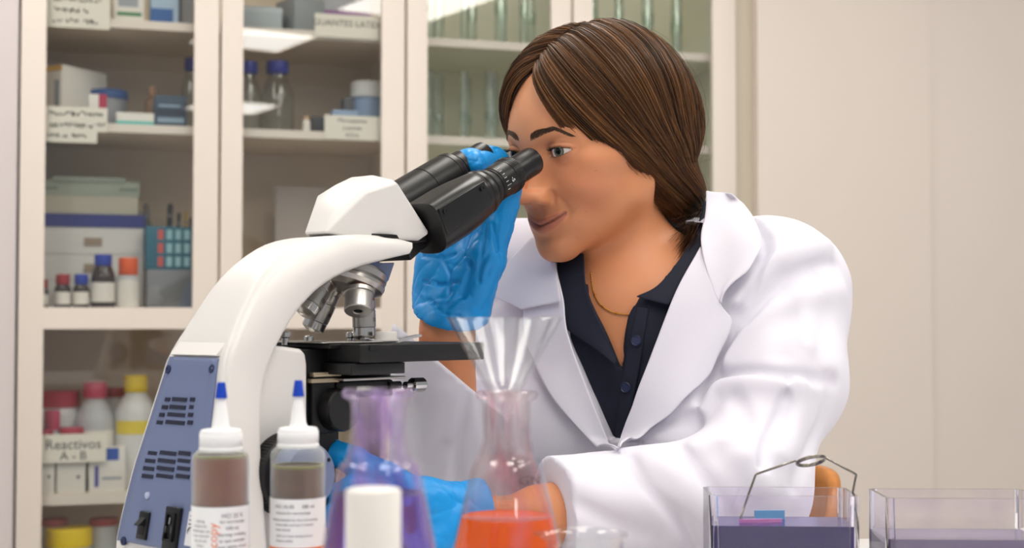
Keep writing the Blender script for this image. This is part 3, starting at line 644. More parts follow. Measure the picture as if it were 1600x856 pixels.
        for k, an in enumerate(range(-20, 71, 13)):
            c, s = math.cos(math.radians(an)), math.sin(math.radians(an)); d = c * nr + s * upv; ln = .006 if k % 5 == 1 else .0035; p0 = o - ax * (.0630) + d * .0175; g.tube([p0, p0 + ax * ln], .00022, 4)
        g.build('scale_marks', G1, dr_, angle=None)
        g = G(); cyl(g, [(.0150, .0635), (.0168, .0645), (.0168, .0665), (.0160, .067), (.0160, .0705), (.0188, .0715), (.0196, .074), (.0196, .0765), (.0190, .077), (.0190, .080)], w); g.build('tube_neck', KM, t)
        if nm == 'n':
            c = fontcurve('-5', .0062); o_ = np.array([end[0], -w, end[2]]); d0 = math.radians(2); d = math.cos(d0) * nr + math.sin(d0) * upv
            X_ = -(-math.sin(d0) * nr + math.cos(d0) * upv); base = o_ + d * .0178 - ax * .0550
            # digits run round the ring
            v, f = c; vv = [base + X_ * p[0] + ax * p[1] for p in v]; mesh('scale_digit', vv, f, G1, dr_, smooth=False)
    # far sleeve
    g = G(); cyl(g, [(.0168, .0500), (.0205, .0505), (.0222, .0525), (.0226, .0545), (.0226, .059), (.0221, .0595), (.0221, .0605), (.0226, .061), (.0226, .095), (.0220, .0955), (.0220, .0965), (.0226, .097), (.0226, .165)], -.034, 64); g.build('tube_sleeve', K, t, angle=30)
    def tp(s, v, w): return tuple(np.array([end[0], 0, end[2]]) - ax * s + upv * v + np.array([0, -w, 0]))
    # near housing: round at the eyepiece, boxy towards the head
    g = G(); v_ = []; f_ = []; ns_ = 64; st = [(.0795, .0195, 0), (.0805, .0214, 0), (.0830, .0225, 0), (.0870, .0225, .05), (.0876, .0220, .05), (.0888, .0220, .06), (.0894, .0225, .06), (.095, .0226, .35), (.110, .0232, .8), (.126, .0236, 1), (.145, .0236, 1), (.1660, .0234, 1), (.1670, .0220, 1)]
    for s, r_, q in st:
        for k in range(ns_):
            an = 2 * math.pi * k / ns_; c, sn = math.cos(an), math.sin(an); e = 1 - .52 * q * (1 if sn > -.2 or c < 0 else .6)
            rr = r_ / (abs(c) ** (2 / e) + abs(sn) ** (2 / e)) ** (e / 2); low = 1 + .10 * q * max(0, -sn); 
            v_.append(tp(s, rr * sn * low, .031 + rr * c))
    for i in range(len(st) - 1):
        for k in range(ns_): k2 = (k + 1) % ns_; f_.append((i * ns_ + k, i * ns_ + k2, (i + 1) * ns_ + k2, (i + 1) * ns_ + k))
    f_ += [tuple(range(ns_)), tuple(range((len(st) - 1) * ns_, len(st) * ns_))]
    g.add(v_, f_); hs = g.build('binocular_body', K, t, angle=40)
    g = G(); pts = [tp(s, v, w) for w in (-.026, .026) for s, v in ((.100, .010), (.100, -.010), (.19, .012), (.19, -.022))]; hull(g, pts); wn(g.build('tube_bridge', K, t, bevel=.002, seg=3, angle=80))
    g = G(); pts = [L3(u, w, z) for w in (-.026, .030) for u, z in (uz(630, 372, .03), uz(680, 360, .03), uz(674, 377, .03), uz(642, 381, .03))]; hull(g, pts); wn(g.build('binocular_mount', KM, t, bevel=.002, seg=3, angle=80))
    g = G(); g.box((0, 0, 0), (.066, .0012, .0245), .0005, Matrix.Translation(Vector(tp(.164, -.0080, .0550))) @ Matrix.Rotation(-AL, 4, 'Y'))
    g.build('cover_plate', K, hs)
    for s, v in ((.104, .0115), (.158, .0115)):
        g = G(); M = axisM(tp(s, v, .0556), (0, -1, 0)); g.lathe([(.0026, -.001), (.0026, .0006), (.0016, .0007), (.0013, .0001), (0, .0001)], 20, M=M); g.build('cover_screw', KM, hs)
    for an, s in ((58, .131), (52, .140), (70, .1285), (46, .144)):
        d = math.cos(math.radians(an)) * -np.array([0, 1, 0]) + math.sin(math.radians(an)) * upv; p = np.array([end[0], .031, end[2]]) - ax * s + d * .0227 + np.array([0, .065, .005])
        g = G(); g.lathe([(.0022 if s == .131 else .0012, -.001), (.0022 if s == .131 else .0012, .0004), (.0008, .0004), (.0008, 0)], 16, M=axisM(p, d)); g.build('sleeve_screw', DK, hs)
    # ---------- nosepiece and objectives
    tl = math.radians(19); top = np.array([.1700, 0, .2600]); an_ = np.array([-math.sin(tl), 0, -math.cos(tl)])
    g = G(); M = axisM(top, an_); g.lathe([(0, -.026), (.022, -.026), (.028, -.012)], 48, M=M); hull(g, [L3(u, w, z) for u, z in (uz(562, 412, 0), uz(596, 411, 0), uz(586, 440, 0), uz(562, 442, 0)) for w in (-.018, .018)])
    g.build('nosepiece_mount', BL, t, bevel=.001)
    g = G(); g.lathe([(0, -.012), (.0335, -.011), (.0345, -.009), (.0345, -.0035), (.0335, -.0025), (.0325, -.0015), (.0340, -.001), (.0345, .002), (.033, .006), (.027, .010), (0, .012)], 64, M=M)
    ns = g.build('nosepiece', ST, t, angle=25)
    # one objective stands on the light path, the others lean out round the turret
    e1 = np.array([math.cos(tl), 0, -math.sin(tl)]); e2 = np.array([0, -1, 0])
    for k, (azd, L_, r_) in enumerate(((0, .0370, .0105), (90, .0215, .0125), (180, .0370, .0108), (270, .0395, .0108))):
        az = math.radians(azd + 6); rad = math.cos(az) * e1 + math.sin(az) * e2; d = an_ * math.cos(tl) + rad * math.sin(tl); p = top + an_ * .003 + rad * .0195
        M = axisM(p, d)
        g = G(); g.lathe([(.0105, .004), (.0105, .0085), (.0098, .009), (.0098, .010)], 40, M=M); ob_ = g.build('objective', mat('copper_ring', 'b0694a', .3, metal=1) if k in (0, 1) else ST, t, angle=30)
        g = G()
        if k == 1: g.lathe([(.0130, .0095), (.0138, .0100), (.0138, .0135), (.0126, .0142), (.0122, .016), (.0122, .0290), (.0115, .0300), (.0045, .0302), (.0040, .0292), (0, .0285)], 48, M=M)
        else: g.lathe([(.0100, .0095), (.0104, .010), (.0104, .0165), (.0098, .017), (.0098, .018), (r_, .0186), (r_, .0198), (r_ - .0003, .0200), (r_ - .0003, .0208), (r_, .021), (r_, L_ - .004), (r_ - .0008, L_ - .0035), (r_ - .0008, L_ + .0045), (r_ - .0020, L_ + .0055), (.0045, L_ + .0075), (.0035, L_ + .007), (0, L_ + .0068)], 48, M=M)
        g.build('barrel', ST if k != 1 else mat('brushed_alu', 'bcbab7', .38, metal=1), ob_, angle=25)
        if k != 1:
            g = G(); g.lathe([(r_ - .0006, L_ - .0034), (r_ - .0003, L_ - .003), (r_ - .0003, L_ + .0038), (r_ - .0006, L_ + .0042)], 48, M=M, cap=False); g.build('grip_ring', CH, ob_, angle=25)
            txt = {0: '10', 2: '100', 3: '40'}[k]; v, f = fontcurve(txt, .0052)
            # engraved figures on the side turned to the camera
            z_ = np.array(M.to_3x3() @ Vector((0, 0, 1))); cd = np.array([0.1, -1, 0.05]); cd = cd - z_ * cd.dot(z_); cd /= nrm(cd); X_ = np.cross(z_, cd) * -1
            o_ = np.array(p) + z_ * .0285 ; vv = []
            for q in v:
                a_ = (q[0] - .003) / r_ + .5; vv.append(o_ + r_ * 1.012 * (math.cos(a_) * cd + math.sin(a_) * -X_ * -1) - z_ * q[1])
            mesh('engraving', vv, f, mat('engraved_black', '1a1a1a', .6), ob_, smooth=False)
        else:
            g = G(); g.lathe([(.0040, .0293), (0, .0293)], 24, M=M); g.build('front_lens', mat('lens_glass'), ob_)
    # ---------- stage
    us, zs = uz(563, 538, .070); u1 = us + .150; z0 = zs - .0155
    g = G(); g.box(L3(us, -.070, z0), L3(u1, .070, zs), .0012); stg = g.build('stage', KM, t)
    g = G(); g.box(L3(us - .006, -.060, z0 - .010), L3(us + .055, .066, z0 - .0003), .001); g.box(L3(us - .012, -.05, zs - .004), L3(us + .02, .045, zs + .0004), .001); g.box(L3(us + .010, .0705, zs - .0052), L3(us + .020, .0709, zs - .0005)); g.build('stage_slide', K, stg)
    g = G(); g.box(L3(us - .020, -.055, zs + .0006), L3(us + .050, .045, zs + .0018), .0005); cl = g.build('specimen_holder', ST, t)
    g = G(); g.lathe([(.0098, 0), (.0100, .0012), (.0100, .0058), (.0092, .0070), (0, .0073)], 36, c=L3(us + .068, .028, zs + .0030)); g.lathe([(.017, .0), (.017, .0012)], 30, c=L3(us + .062, .026, zs + .0018)); g.build('holder_knob', mat('knob_cream', 'e2dfdc', .35), cl)
    uc, zc = uz(655, 524, .030); ub_, zb_ = uz(606, 537, .030)
    g = G(); q = smoothpath([L3(ub_ - .03, .03, zs + .0045), L3(ub_, .030, zb_ + .001), L3((ub_ + uc) / 2, .030, (zb_ + zc) / 2 + .0005), L3(uc, .030, zc)], 18)
    for i in range(len(q) - 1):
        g.box((q[i][0], q[i][1] - .003, q[i][2] - .0007), (q[i + 1][0] + .0004, q[i][1] + .003, q[i + 1][2] + .0010))
    g.build('holder_lever', mat('lever_grey', 'cfcdd2', .3, metal=.2), cl)
    for px, py, ww in ((446, 530, .0), (483, 536, -.02), (548, 530, -.02)):
        u_, z_ = uz(px, py, ww); g = G(); g.lathe([(.0032, zs - z_ - .001), (.0032, .001), (.0045, .002), (.0045, .006), (.003, .007), (0, .007)], 20, c=L3(u_, ww, z_)); g.build('stage_stud', CH, t)
    # condenser and carrier
    g = G(); c = L3(.187, 0, 0); g.lathe([(.0, z0 - .028), (.024, z0 - .028), (.026, z0 - .026), (.026, z0 - .010), (.022, z0 - .008), (.022, z0)], 40, c=c); g.build('condenser', KM, t)
    up, zp = uz(560, 592, .04); g = G(); g.box(L3(up - .02, -.02, zp - .0012), L3(up + .052, .044, zp + .0012), .0006); g.build('filter_plate', ST, t)
    g = G(); g.box(L3(up - .02, -.030, zp - .016), L3(up + .045, .036, zp - .002), .002); g.box(L3(up - .045, .018, zp - .045), L3(up - .02, .034, zp + .006), .002); g.build('condenser_carrier', KM, t)
    uk, zk = uz(606, 602, .036); g = G(); g.lathe([(.0035, 0), (.0035, .014)], 16, M=axisM(L3(uk, .036, zk), (1, 0, 0))); g.build('clamp_stem', K, t)
    uk2, zk2 = uz(633, 602, .036); g = G(); g.lathe([(.0035, 0), (.0035, .007), (.0060, .008), (.0066, .009), (.0066, .021), (.0058, .0225), (0, .0225)], 14, M=axisM(L3(uk2, .036, zk2), (1, 0, 0))); g.build('clamp_screw', CH, t, angle=20)
    uk, zk = uz(541, 640, .045); g = G(); g.lathe([(.0, 0), (.006, 0), (.006, .016), (.0170, .0165), (.0182, .018), (.0182, .030), (.0170, .032), (0, .0325)], 48, M=axisM(L3(uk - .004, .016, zk), (0, -1, 0))); g.build('condenser_knob', K, t, angle=30)
    # slide rail of the column
    ur, zr = uz(486, 560, .030); g = G(); g.box(L3(ur - .01, -.028, .05), L3(ur + .030, .028, zs - .004), .0015); g.box(L3(ur + .028, -.018, .10), L3(ur + .040, .020, zs - .006), .0015); g.build('focus_rail', KM, t)
    g = G(); u_, z_ = uz(505, 590, .034); g.box(L3(u_ - .014, .030, z_ - .004), L3(u_ + .016, .036, z_ - .0008)); g.box(L3(u_ - .012, .030, z_ + .0008), L3(u_ + .018, .037, z_ + .0045), .0008); g.build('rail_end', mat('brass_end', 'b9ab92', .35, metal=.8), t)
    # coaxial focus knobs on both sides
    for sg in (1, -1):
        uk, zk = uz(462, 742, .060); M = axisM(L3(uk, sg * .030, zk), (0, -sg, 0))
        g = G(); g.lathe([(.0, 0), (.018, 0), (.018, .012), (.0325, .0125), (.0335, .0145), (.0335, .0290), (.0320, .031), (.020, .031), (0, .031)], 72, M=M); ck = g.build('coarse_knob', KM, t, angle=30)
        g = G()
        for k in range(72):
            an = 2 * math.pi * k / 72; p0 = M @ Vector((.0335 * math.cos(an), .0335 * math.sin(an), .0155)); p1 = M @ Vector((.0335 * math.cos(an), .0335 * math.sin(an), .0280)); g.tube([p0, p1], .0006, 4)
        g.build('knob_grip', KM, ck, angle=None)
        g = G(); g.lathe([(.0250, .028), (.0262, .030), (.0262, .046), (.0245, .0490), (0, .0492)], 64, M=M); fk = g.build('fine_knob', BL, t, angle=30)
        g = G(); g.lathe([(.0016, .0488), (.0016, .0496), (0, .0496)], 12, M=M @ Matrix.Translation((.018, .012, 0))); g.build('index_dot', DK, fk)
    return t
microscope()
# ================================================================== glassware on the bench
GLASS = thin_glass('clear_glass', 'fcfdfd', .045)
def stained_glass(name, tint, stain, scale, lo, hi, haze=.35, r0=.05):
    """clear glass walls with dye dried on them in streaks"""
    m = thin_glass(name, tint, r0); nt = m.node_tree; N = nt.nodes; Lk = nt.links
    tr = [n for n in N if n.type == 'BSDF_TRANSPARENT'][0]; ms = [n for n in N if n.type == 'MIX_SHADER'][0]
    tc = N.new('ShaderNodeTexCoord'); mp = N.new('ShaderNodeMapping'); mp.inputs['Scale'].default_value = (1, 1, .35); Lk.new(tc.outputs['Object'], mp.inputs[0])
    n = N.new('ShaderNodeTexNoise'); n.inputs['Scale'].default_value = scale; n.inputs['Detail'].default_value = 5; n.inputs['Distortion'].default_value = 1.2; Lk.new(mp.outputs[0], n.inputs[0])
    r = N.new('ShaderNodeMapRange'); r.inputs[1].default_value = lo; r.inputs[2].default_value = hi; Lk.new(n.outputs[0], r.inputs[0])
    mx = N.new('ShaderNodeMix'); mx.data_type = 'RGBA'; mx.inputs[6].default_value = (*srgb(tint), 1); mx.inputs[7].default_value = (*srgb(stain), 1); Lk.new(r.outputs[0], mx.inputs[0]); Lk.new(mx.outputs[2], tr.inputs[0])
    df = N.new('ShaderNodeBsdfDiffuse'); df.inputs[0].default_value = (*srgb(stain), 1); f = N.new('ShaderNodeMath'); f.operation = 'MULTIPLY'; f.inputs[1].default_value = haze; Lk.new(r.outputs[0], f.inputs[0])
    m2 = N.new('ShaderNodeMixShader'); Lk.new(f.outputs[0], m2.inputs[0]); Lk.new(tr.outputs[0], m2.inputs[1]); Lk.new(df.outputs[0], m2.inputs[2]); Lk.new(m2.outputs[0], ms.inputs[1])
    return m
def onbench(px, D, y=856): p = P(px, y, D); return p[0], D
def erlenmeyer(px, D, rim_y, label, glass, neck_r, body_r, liquid=None, lm=None, neck_len=.038, name='conical_flask'):
    x, y = onbench(px, D); h = P(px, rim_y, D)[2] - TZ; t = thing(name, label, 'flask', (x, y, TZ)); k = 1.6e-3
    nz = h - neck_len; rr = neck_r
    out = [(0, 0), (body_r - .010, 0), (body_r - .003, .003), (body_r, .009), (body_r - .0015, .017), (body_r - .006, .030), (rr + .010, nz - .022), (rr + .0035, nz - .006), (rr, nz + .006), (rr, h - .010), (rr + .0008, h - .007), (rr + .0045, h - .005), (rr + .0052, h - .0025), (rr + .0040, h - .0003)]
    inn = [(rr + .0015, h - .0006), (rr - k, h - .004), (rr - k, nz + .005), (rr + .002, nz - .007), (rr + .0085, nz - .023), (body_r - .0078, .030), (body_r - .0033, .017), (body_r - .0020, .009), (body_r - .005, .0045), (0, .003)]
    def sm(p, n=60): return [tuple(q) for q in smoothpath([(a, b, 0) for a, b in p], n)[:, :2]]
    o = sm(out[5:9], 20); i_ = sm(inn[2:6], 20)
    g = G(); g.lathe(out[:5] + o + out[9:] + inn[:2] + i_ + inn[6:], 72, cap=False); g.build('flask_body', glass, t, angle=60)
    if liquid:
        zl = P(px, liquid, D - .0)[2] - TZ
        def rin(z): q = sorted([(b, a) for a, b in i_ + inn[6:]]); return float(np.interp(z, [a[0] for a in q], [a[1] for a in q]))
        zs_ = np.linspace(.0045, zl, 14); g = G(); g.lathe([(0, .0031), (rin(.0045) - .002, .0033)] + [(rin(z) + .00015, z) for z in zs_] + [(rin(zl) - .001, zl - .0004), (0, zl - .0005)], 72); g.build('liquid', lm, t, angle=50)
    return t, h
ORANGE = mat('orange_dye', 'f56410', .08, trans=.12, ior=1.33); n_ = ORANGE
VIOLET = mat('violet_dye', '9a90f0', .04, trans=.92, ior=1.33)
f1, h1 = erlenmeyer(792, .95, 610, 'conical flask of bright orange liquid with a glass funnel in its neck', stained_glass('rose_stained_glass', 'fbf8f8', 'f2c3cf', 28, .50, .75, .25), .0162, .0525, 806, ORANGE)
f2, h2 = erlenmeyer(592, .80, 606, 'conical flask smeared with violet dye in front of the microscope stage', stained_glass('violet_stained_glass', 'fcfafd', 'd2b9ea', 30, .44, .74, .42), .0160, .0500, 770, VIOLET, neck_len=.034)
# graduation print on the orange flask
g = G(); v, f = fontcurve('GN', .0085); R_ = .0235; hz = P(814, 750, .95)[2] - TZ
vv = []
for p in v: a_ = -math.pi / 2 + .52 + p[0] / R_; vv.append(((R_ + .0075) * math.cos(a_), (R_ + .0075) * math.sin(a_), hz + p[1]))
mesh('printed_mark', vv, f, mat('print_brown', '5c4a4e', .6), f1, smooth=False)
# funnel standing in the neck
x, y = onbench(788, .95); zt = P(788, 496, .95)[2]; zn = P(788, 606, .95)[2]; t = thing('glass_funnel', 'clear glass funnel standing in the neck of the orange flask', 'funnel', (x, y, zn)); hh = zt - zn
R1 = .0392; k = .0016
o_ = [(.0050, -.075), (.0056, -.020), (.0075, -.008), (.0150, .0035), (R1 - .001, hh - .0015), (R1 + .0004, hh)]
i_ = [(R1 - .0012, hh + .0003), (R1 - k - .001, hh - .003), (.0132, .0040), (.0058, -.0075), (.0038, -.020), (.0034, -.075)]
g = G(); g.lathe(o_ + i_ + [o_[0]], 72, cap=False); g.build('cone', GLASS, t, angle=50)
# dropper bottles
def soft_plastic():
    m = bpy.data.materials.new('soft_plastic'); m.use_nodes = True; N = m.node_tree.nodes; Lk = m.node_tree.links; b = N['Principled BSDF']; b.inputs['Base Color'].default_value = (.72, .75, .74, 1); b.inputs['Roughness'].default_value = .25
    tr = N.new('ShaderNodeBsdfTransparent'); tr.inputs[0].default_value = (.97, .98, .97, 1); mx = N.new('ShaderNodeMixShader'); lw = N.new('ShaderNodeLayerWeight'); lw.inputs[0].default_value = .35
    r = N.new('ShaderNodeMapRange'); r.inputs[3].default_value = .12; r.inputs[4].default_value = .6; Lk.new(lw.outputs[1], r.inputs[0]); Lk.new(r.outputs[0], mx.inputs[0]); Lk.new(tr.outputs[0], mx.inputs[1]); Lk.new(b.outputs[0], mx.inputs[2]); Lk.new(mx.outputs[0], N['Material Output'].inputs[0]); return m
SOFT = soft_plastic(); CAPW = mat('cap_white', 'f1f2f4', .35); TIPB = mat('tip_blue', '0b3fb4', .35); LABW = mat('label_white_gloss', 'eceef0', .35); ORI = mat('print_orange', 'e8763a', .5); GRI = mat('print_grey', '484a52', .6)
def curved(v, R_, a0): return [((R_) * math.cos(a0 + p[0] / R_), (R_) * math.sin(a0 + p[0] / R_), p[1]) for p in v]
def dropper(px, D, tip_y, blue_y, cone_y, cap_y, sh_y, liq_y, lab_y, r, label, rows, liqc, turn, extra):
    x, y = onbench(px, D); Z = lambda py: P(px, py, D)[2] - TZ; t = thing('dropper_bottle', label, 'bottle', (x, y, TZ))
    zs = Z(sh_y); 
    g = G(); g.lathe([(0, 0), (r - .002, 0), (r, .002), (r, zs - .006), (r - .0006, zs - .003), (r - .003, zs - .0008), (r * .80, zs), (r * .74, zs + .002)], 48); g.build('body', SOFT, t, angle=60)
    zl = Z(liq_y); g = G(); g.lathe([(0, .0015), (r - .0028, .0018), (r - .0013, .003), (r - .0013, zl), (0, zl)], 48); g.build('liquid', mat('reagent_' + liqc, liqc, .3, trans=.25, noise=(70, '7a4a20', .5)), t, angle=60)
    g = G(); g.lathe([(r - .0013, zl - .001), (r - .0013, zl + .0012), (r - .003, zl + .0012)], 48, cap=False); g.build('liquid_rim', mat('rim_olive', '8c8a3c', .4), t)
    zc = Z(cap_y); rc = r * .735; g = G(); g.lathe([(rc + .0006, zs - .0005), (rc + .0006, zs + .0015), (rc, zs + .002), (rc, zc - .002), (rc - .001, zc - .0004), (rc - .003, zc), (0, zc)], 60); cp_ = g.build('cap', CAPW, t, angle=40)
    g = G()
    for k in range(60): a_ = 2 * math.pi * k / 60; g.tube([(rc * math.cos(a_), rc * math.sin(a_), zs + .003), (rc * math.cos(a_), rc * math.sin(a_), zc - .003)], .00035, 4)
    g.build('cap_ribs', CAPW, cp_, angle=None)
    zb = Z(blue_y); ztp = Z(tip_y); g = G(); g.lathe([(.0070, zc - .0005), (.0062, zc + .001), (.0054, zc + .003), (.0028, zb + .001), (0, zb + .001)], 32); g.build('nozzle', CAPW, t, angle=40)
    g = G(); g.lathe([(.0042, zb), (.0040, zb + .001), (.0028, ztp - .001), (.0024, ztp), (0, ztp)], 32); g.build('tip_cap', TIPB, t, angle=40)
    z1 = Z(lab_y); R_ = r + .0003; an = [math.radians(q) for q in range(-215, 36, 5)]; g = G(); g.add([(R_ * math.cos(a_), R_ * math.sin(a_), zz) for a_ in an for zz in (.012, z1)], [(2 * i, 2 * i + 2, 2 * i + 3, 2 * i + 1) for i in range(len(an) - 1)]); lab = g.build('label', LABW, t, angle=None)
    a0 = -math.pi / 2 + turn
    for s_, xo, zo, sz, m_, rot in rows:
        v, f = fontcurve(s_, sz); v = [(p[0], p[1]) for p in v]
        if rot: v = [(-p[1], p[0]) for p in v]
        mesh('label_print', curved([(p[0] + xo, p[1] + z1 - zo) for p in v], R_ + .0002, a0), f, m_, lab, smooth=False)
    if extra:
        zz0, zz1 = extra; g = G(); g.add([((R_ + .0002) * math.cos(a_), (R_ + .0002) * math.sin(a_), q) for a_ in an for q in (z1 - zz1, z1 - zz0)], [(2 * i, 2 * i + 2, 2 * i + 3, 2 * i + 1) for i in range(len(an) - 1)]); g.build('orange_band', ORI, lab, angle=None)
    return t
rowsA = [('HCl 25 %', .0125, .0070, .0040, GRI, 0), ('for microscopy', .0130, .0105, .0030, GRI, 0), ('100 ml', .0120, .0150, .0034, GRI, 0), ('warning: irritating', .0130, .0190, .0030, GRI, 0), ('to eyes and skin', .0130, .0230, .0030, GRI, 0), ('keep tightly closed', .0130, .0270, .0030, GRI, 0),
         ('microscopy', .0020, .0300, .0085, ORI, 1)] + [(s_, -.0105, .0100 + .0032 * k, .0024, GRI, 0) for k, s_ in enumerate(('staining', 'solution for', 'microscopy use', 'store cool and', 'dry, do not', 'freeze', 'lot and date'))]
rowsB = [('HCl-10-50', -.0070, .0060, .0034, GRI, 0), ('100 ml', .0100, .0060, .0034, GRI, 0), ('solution for microscopy', -.0010, .0100, .0026, GRI, 0), ('staining solution for the microscope', .0000, .0145, .0024, GRI, 0), ('causes skin and eye irritation', .0000, .0178, .0024, GRI, 0), ('keep closed', -.0080, .0211, .0024, GRI, 0),
         ('store at room temperature', .0000, .0252, .0024, GRI, 0), ('dispose safely', -.0070, .0285, .0024, GRI, 0)]
dropper(344, .95, 597, 622, 668, 670, 703, 712, 787, .0190, 'squeeze dropper bottle of brown solution at the left, orange print running up its label', rowsA, '8a3c16', .0, None)
dropper(465, .97, 594, 619, 665, 667, 697, 728, 775, .0186, 'squeeze dropper bottle of darker olive brown solution, right of the other dropper bottle', rowsB, '5e3416', .0, (.0325, .05))
# white capped bottle in the foreground
x, y = onbench(583, .68); Z = lambda py: P(583, py, .68)[2] - TZ; t = thing('white_capped_bottle', 'tall bottle with a plain white cylindrical cap in front of the violet flask', 'bottle', (x, y, TZ)); zc = Z(763); z0 = Z(905)
g = G(); g.lathe([(.0128, z0), (.0134, z0 + .001), (.0134, zc - .0016), (.0128, zc - .0004), (.0115, zc), (0, zc)], 48); c_ = g.build('cap', mat('cap_ivory', 'e9e5e0', .4), t, angle=40)
g = G(); g.lathe([(0, 0), (.022, 0), (.0235, .002), (.0235, z0 - .022), (.021, z0 - .012), (.0122, z0 - .004), (.0115, z0 + .001)], 40); g.build('body', hdpe, t, angle=50)
# small beaker
x, y = onbench(916, .90); zt = P(916, 834, .90)[2] - TZ; t = thing('beaker', 'small empty glass beaker with rolled rim right of the orange flask', 'beaker', (x, y, TZ)); R_ = .0235
g = G(); g.lathe([(0, 0), (R_ - .004, 0), (R_ - .001, .0015), (R_, .005), (R_, zt - .005), (R_ + .0015, zt - .002), (R_ + .0030, zt - .0005), (R_ + .0028, zt + .0006), (R_ + .0005, zt), (R_ - .0012, zt - .005), (R_ - .0012, .006), (R_ - .004, .0025), (0, .002)], 64, cap=False)
g.v = [(vx - (.0035 * max(0, (vz - zt + .012) / .012) * max(0, -vx / R_) ** 6), vy, vz) for vx, vy, vz in g.v]
g.build('beaker_wall', GLASS, t, angle=60)
# staining dishes
def dish(px0, px1, D, depth, rim_y, label, liq_y, lm, rot, wall=.0042):
    a = P(px0, rim_y, D); b = P(px1, rim_y, D); w = b[0] - a[0]; h = a[2] - TZ; t = thing('staining_dish', label, 'dish', ((a[0] + b[0]) / 2, D + depth / 2, TZ), rot)
    import bmesh
    bm = bmesh.new(); bmesh.ops.create_cube(bm, size=1); bmesh.ops.scale(bm, vec=(w, depth, h), verts=bm.verts); bmesh.ops.translate(bm, vec=(0, 0, h / 2), verts=bm.verts)
    bmesh.ops.bevel(bm, geom=[e for e in bm.edges if abs(e.verts[0].co.z - e.verts[1].co.z) > .01], offset=.003, segments=3, affect='EDGES')
    top = max(bm.faces, key=lambda q: q.calc_center_median().z); r = bmesh.ops.inset_individual(bm, faces=[top], thickness=wall)
    ret = bmesh.ops.extrude_discrete_faces(bm, faces=[top]); tf = ret['faces'][0]; bmesh.ops.translate(bm, vec=(0, 0, -(h - .006)), verts=tf.verts); bmesh.ops.scale(bm, vec=(.97, .97, 1), verts=tf.verts)
    bmesh.ops.recalc_face_normals(bm, faces=bm.faces); me = bpy.data.meshes.new('dish_wall'); bm.to_mesh(me); bm.free(); me.materials.append(GLASSV)
    o = bpy.data.objects.new('dish_wall', me); SC.collection.objects.link(o); o.parent = t; md = o.modifiers.new('b', 'BEVEL'); md.width = .0008; md.segments = 2; md.limit_method = 'ANGLE'
    zl = P((px0 + px1) / 2, liq_y, D + .004)[2] - TZ; wi, di = w / 2 - wall, depth / 2 - wall; g = G(); g.box((-wi - .0001, -di - .0001, .0058), (wi + .0001, di + .0001, zl)); g.build('dye_bath', lm, t)
    return t, w, depth, h, zl
GLASSV = mat('dish_glass', 'fcfbfe', .0, trans=1, ior=1.46, noise=(22, 'e3d9f5', .6))
DYE = mat('dark_violet_dye', '24146e', .12, trans=.0, ior=1.33); DYE2 = mat('pale_violet_dye', '8f84a8', .08, trans=.4, ior=1.33)
t, w, dp, h, zl = dish(1112, 1345, 1.12, .062, 775, 'glass staining dish with dark violet dye and a wire carrier standing in it', 822, DYE, math.radians(-3))
# slide rack with its bent wire handle
RT = mat('wire_steel', '8f8a82', .22, metal=1); sx = lambda px: P(px, 750, 1.15)[0]; sz = lambda py: P(1255, py, 1.15)[2]
rk = thing('slide_rack', 'bent steel wire carrier with a ring on top, standing in the violet dish', 'rack', (sx(1250), 1.15, TZ + .007))
W3 = lambda px, py, dy=0: (sx(px) - sx(1250), dy, sz(py) - TZ - .007)
pts = [W3(1150, 846, -.004), W3(1156, 806, -.004), W3(1163, 790), W3(1181, 741), W3(1244, 719)]
g = G(); 
def poly(g, pts, r):
    out = []
    for i in range(len(pts) - 1):
        a, b = np.array(pts[i]), np.array(pts[i + 1]); out += [a * (1 - k) + b * k for k in (.02, .35, .65, .98)]
    g.tube(out, r, 10)
poly(g, pts, .00095); poly(g, [W3(1288, 714), W3(1338, 741), W3(1331, 775), W3(1322, 846, -.004)], .00095)
cx, cz = W3(1267, 720)[0], W3(1267, 720)[2]; rr = (sx(1290) - sx(1246)) / 2
th = np.linspace(0, 4 * math.pi, 90); g.tube([(cx + rr * math.cos(-q + math.pi), -rr * .9 * math.sin(-q + math.pi), cz + rr * .42 * math.sin(-q + math.pi) + .0012 * (q / (2 * math.pi) - 1) + .0015 * math.cos(-q + math.pi)) for q in th], .00095, 10)
g.build('wire_handle', RT, rk, angle=None)
g = G(); xl, xr = W3(1148, 850)[0], W3(1312, 850)[0]
for yy in (-.020, .020):
    for zz in (.0, .022): g.tube([(xl, yy, zz + .001), (xr, yy, zz + .001)], .0011, 8)
for k in range(10):
    xx = xl + (xr - xl) * k / 9; g.tube([(xx, -.020, .022), (xx, -.020, .001), (xx, .020, .001), (xx, .020, .022)], .0008, 6)
g.build('basket', RT, rk, angle=None)
SLG = mat('slide_glass', 'e8eef0', .05, trans=.9, ior=1.45)
for k, (px, c, lb, dy) in enumerate(((1176, 'c773b4', 'glass slide with a pink frosted end, leftmost in the wire carrier', -.006), (1196, 'cf7fbd', 'glass slide with a pink frosted end, right of the first pink one', -.004), (1206, '4fa6d8', 'glass slide with a blue frosted end behind the pink ones', .012))):
    x = W3(px, 800)[0]; s_ = thing('microscope_slide', lb, 'slide', (rk.location.x + x, 1.15 + dy, TZ + .009), 0); s_.rotation_euler = (0, 0, math.radians(4)); zt_ = P(px, 812 if k < 2 else 803, 1.14)[2] - TZ - .009
    g = G(); g.box((-.0125, -.0006, 0), (.0125, .0006, zt_ - .012)); g.build('glass', SLG, s_); g = G(); g.box((-.0125, -.0007, zt_ - .012), (.0125, .0007, zt_)); g.build('frosted_end', mat('frost_' + c, c, .5), s_)
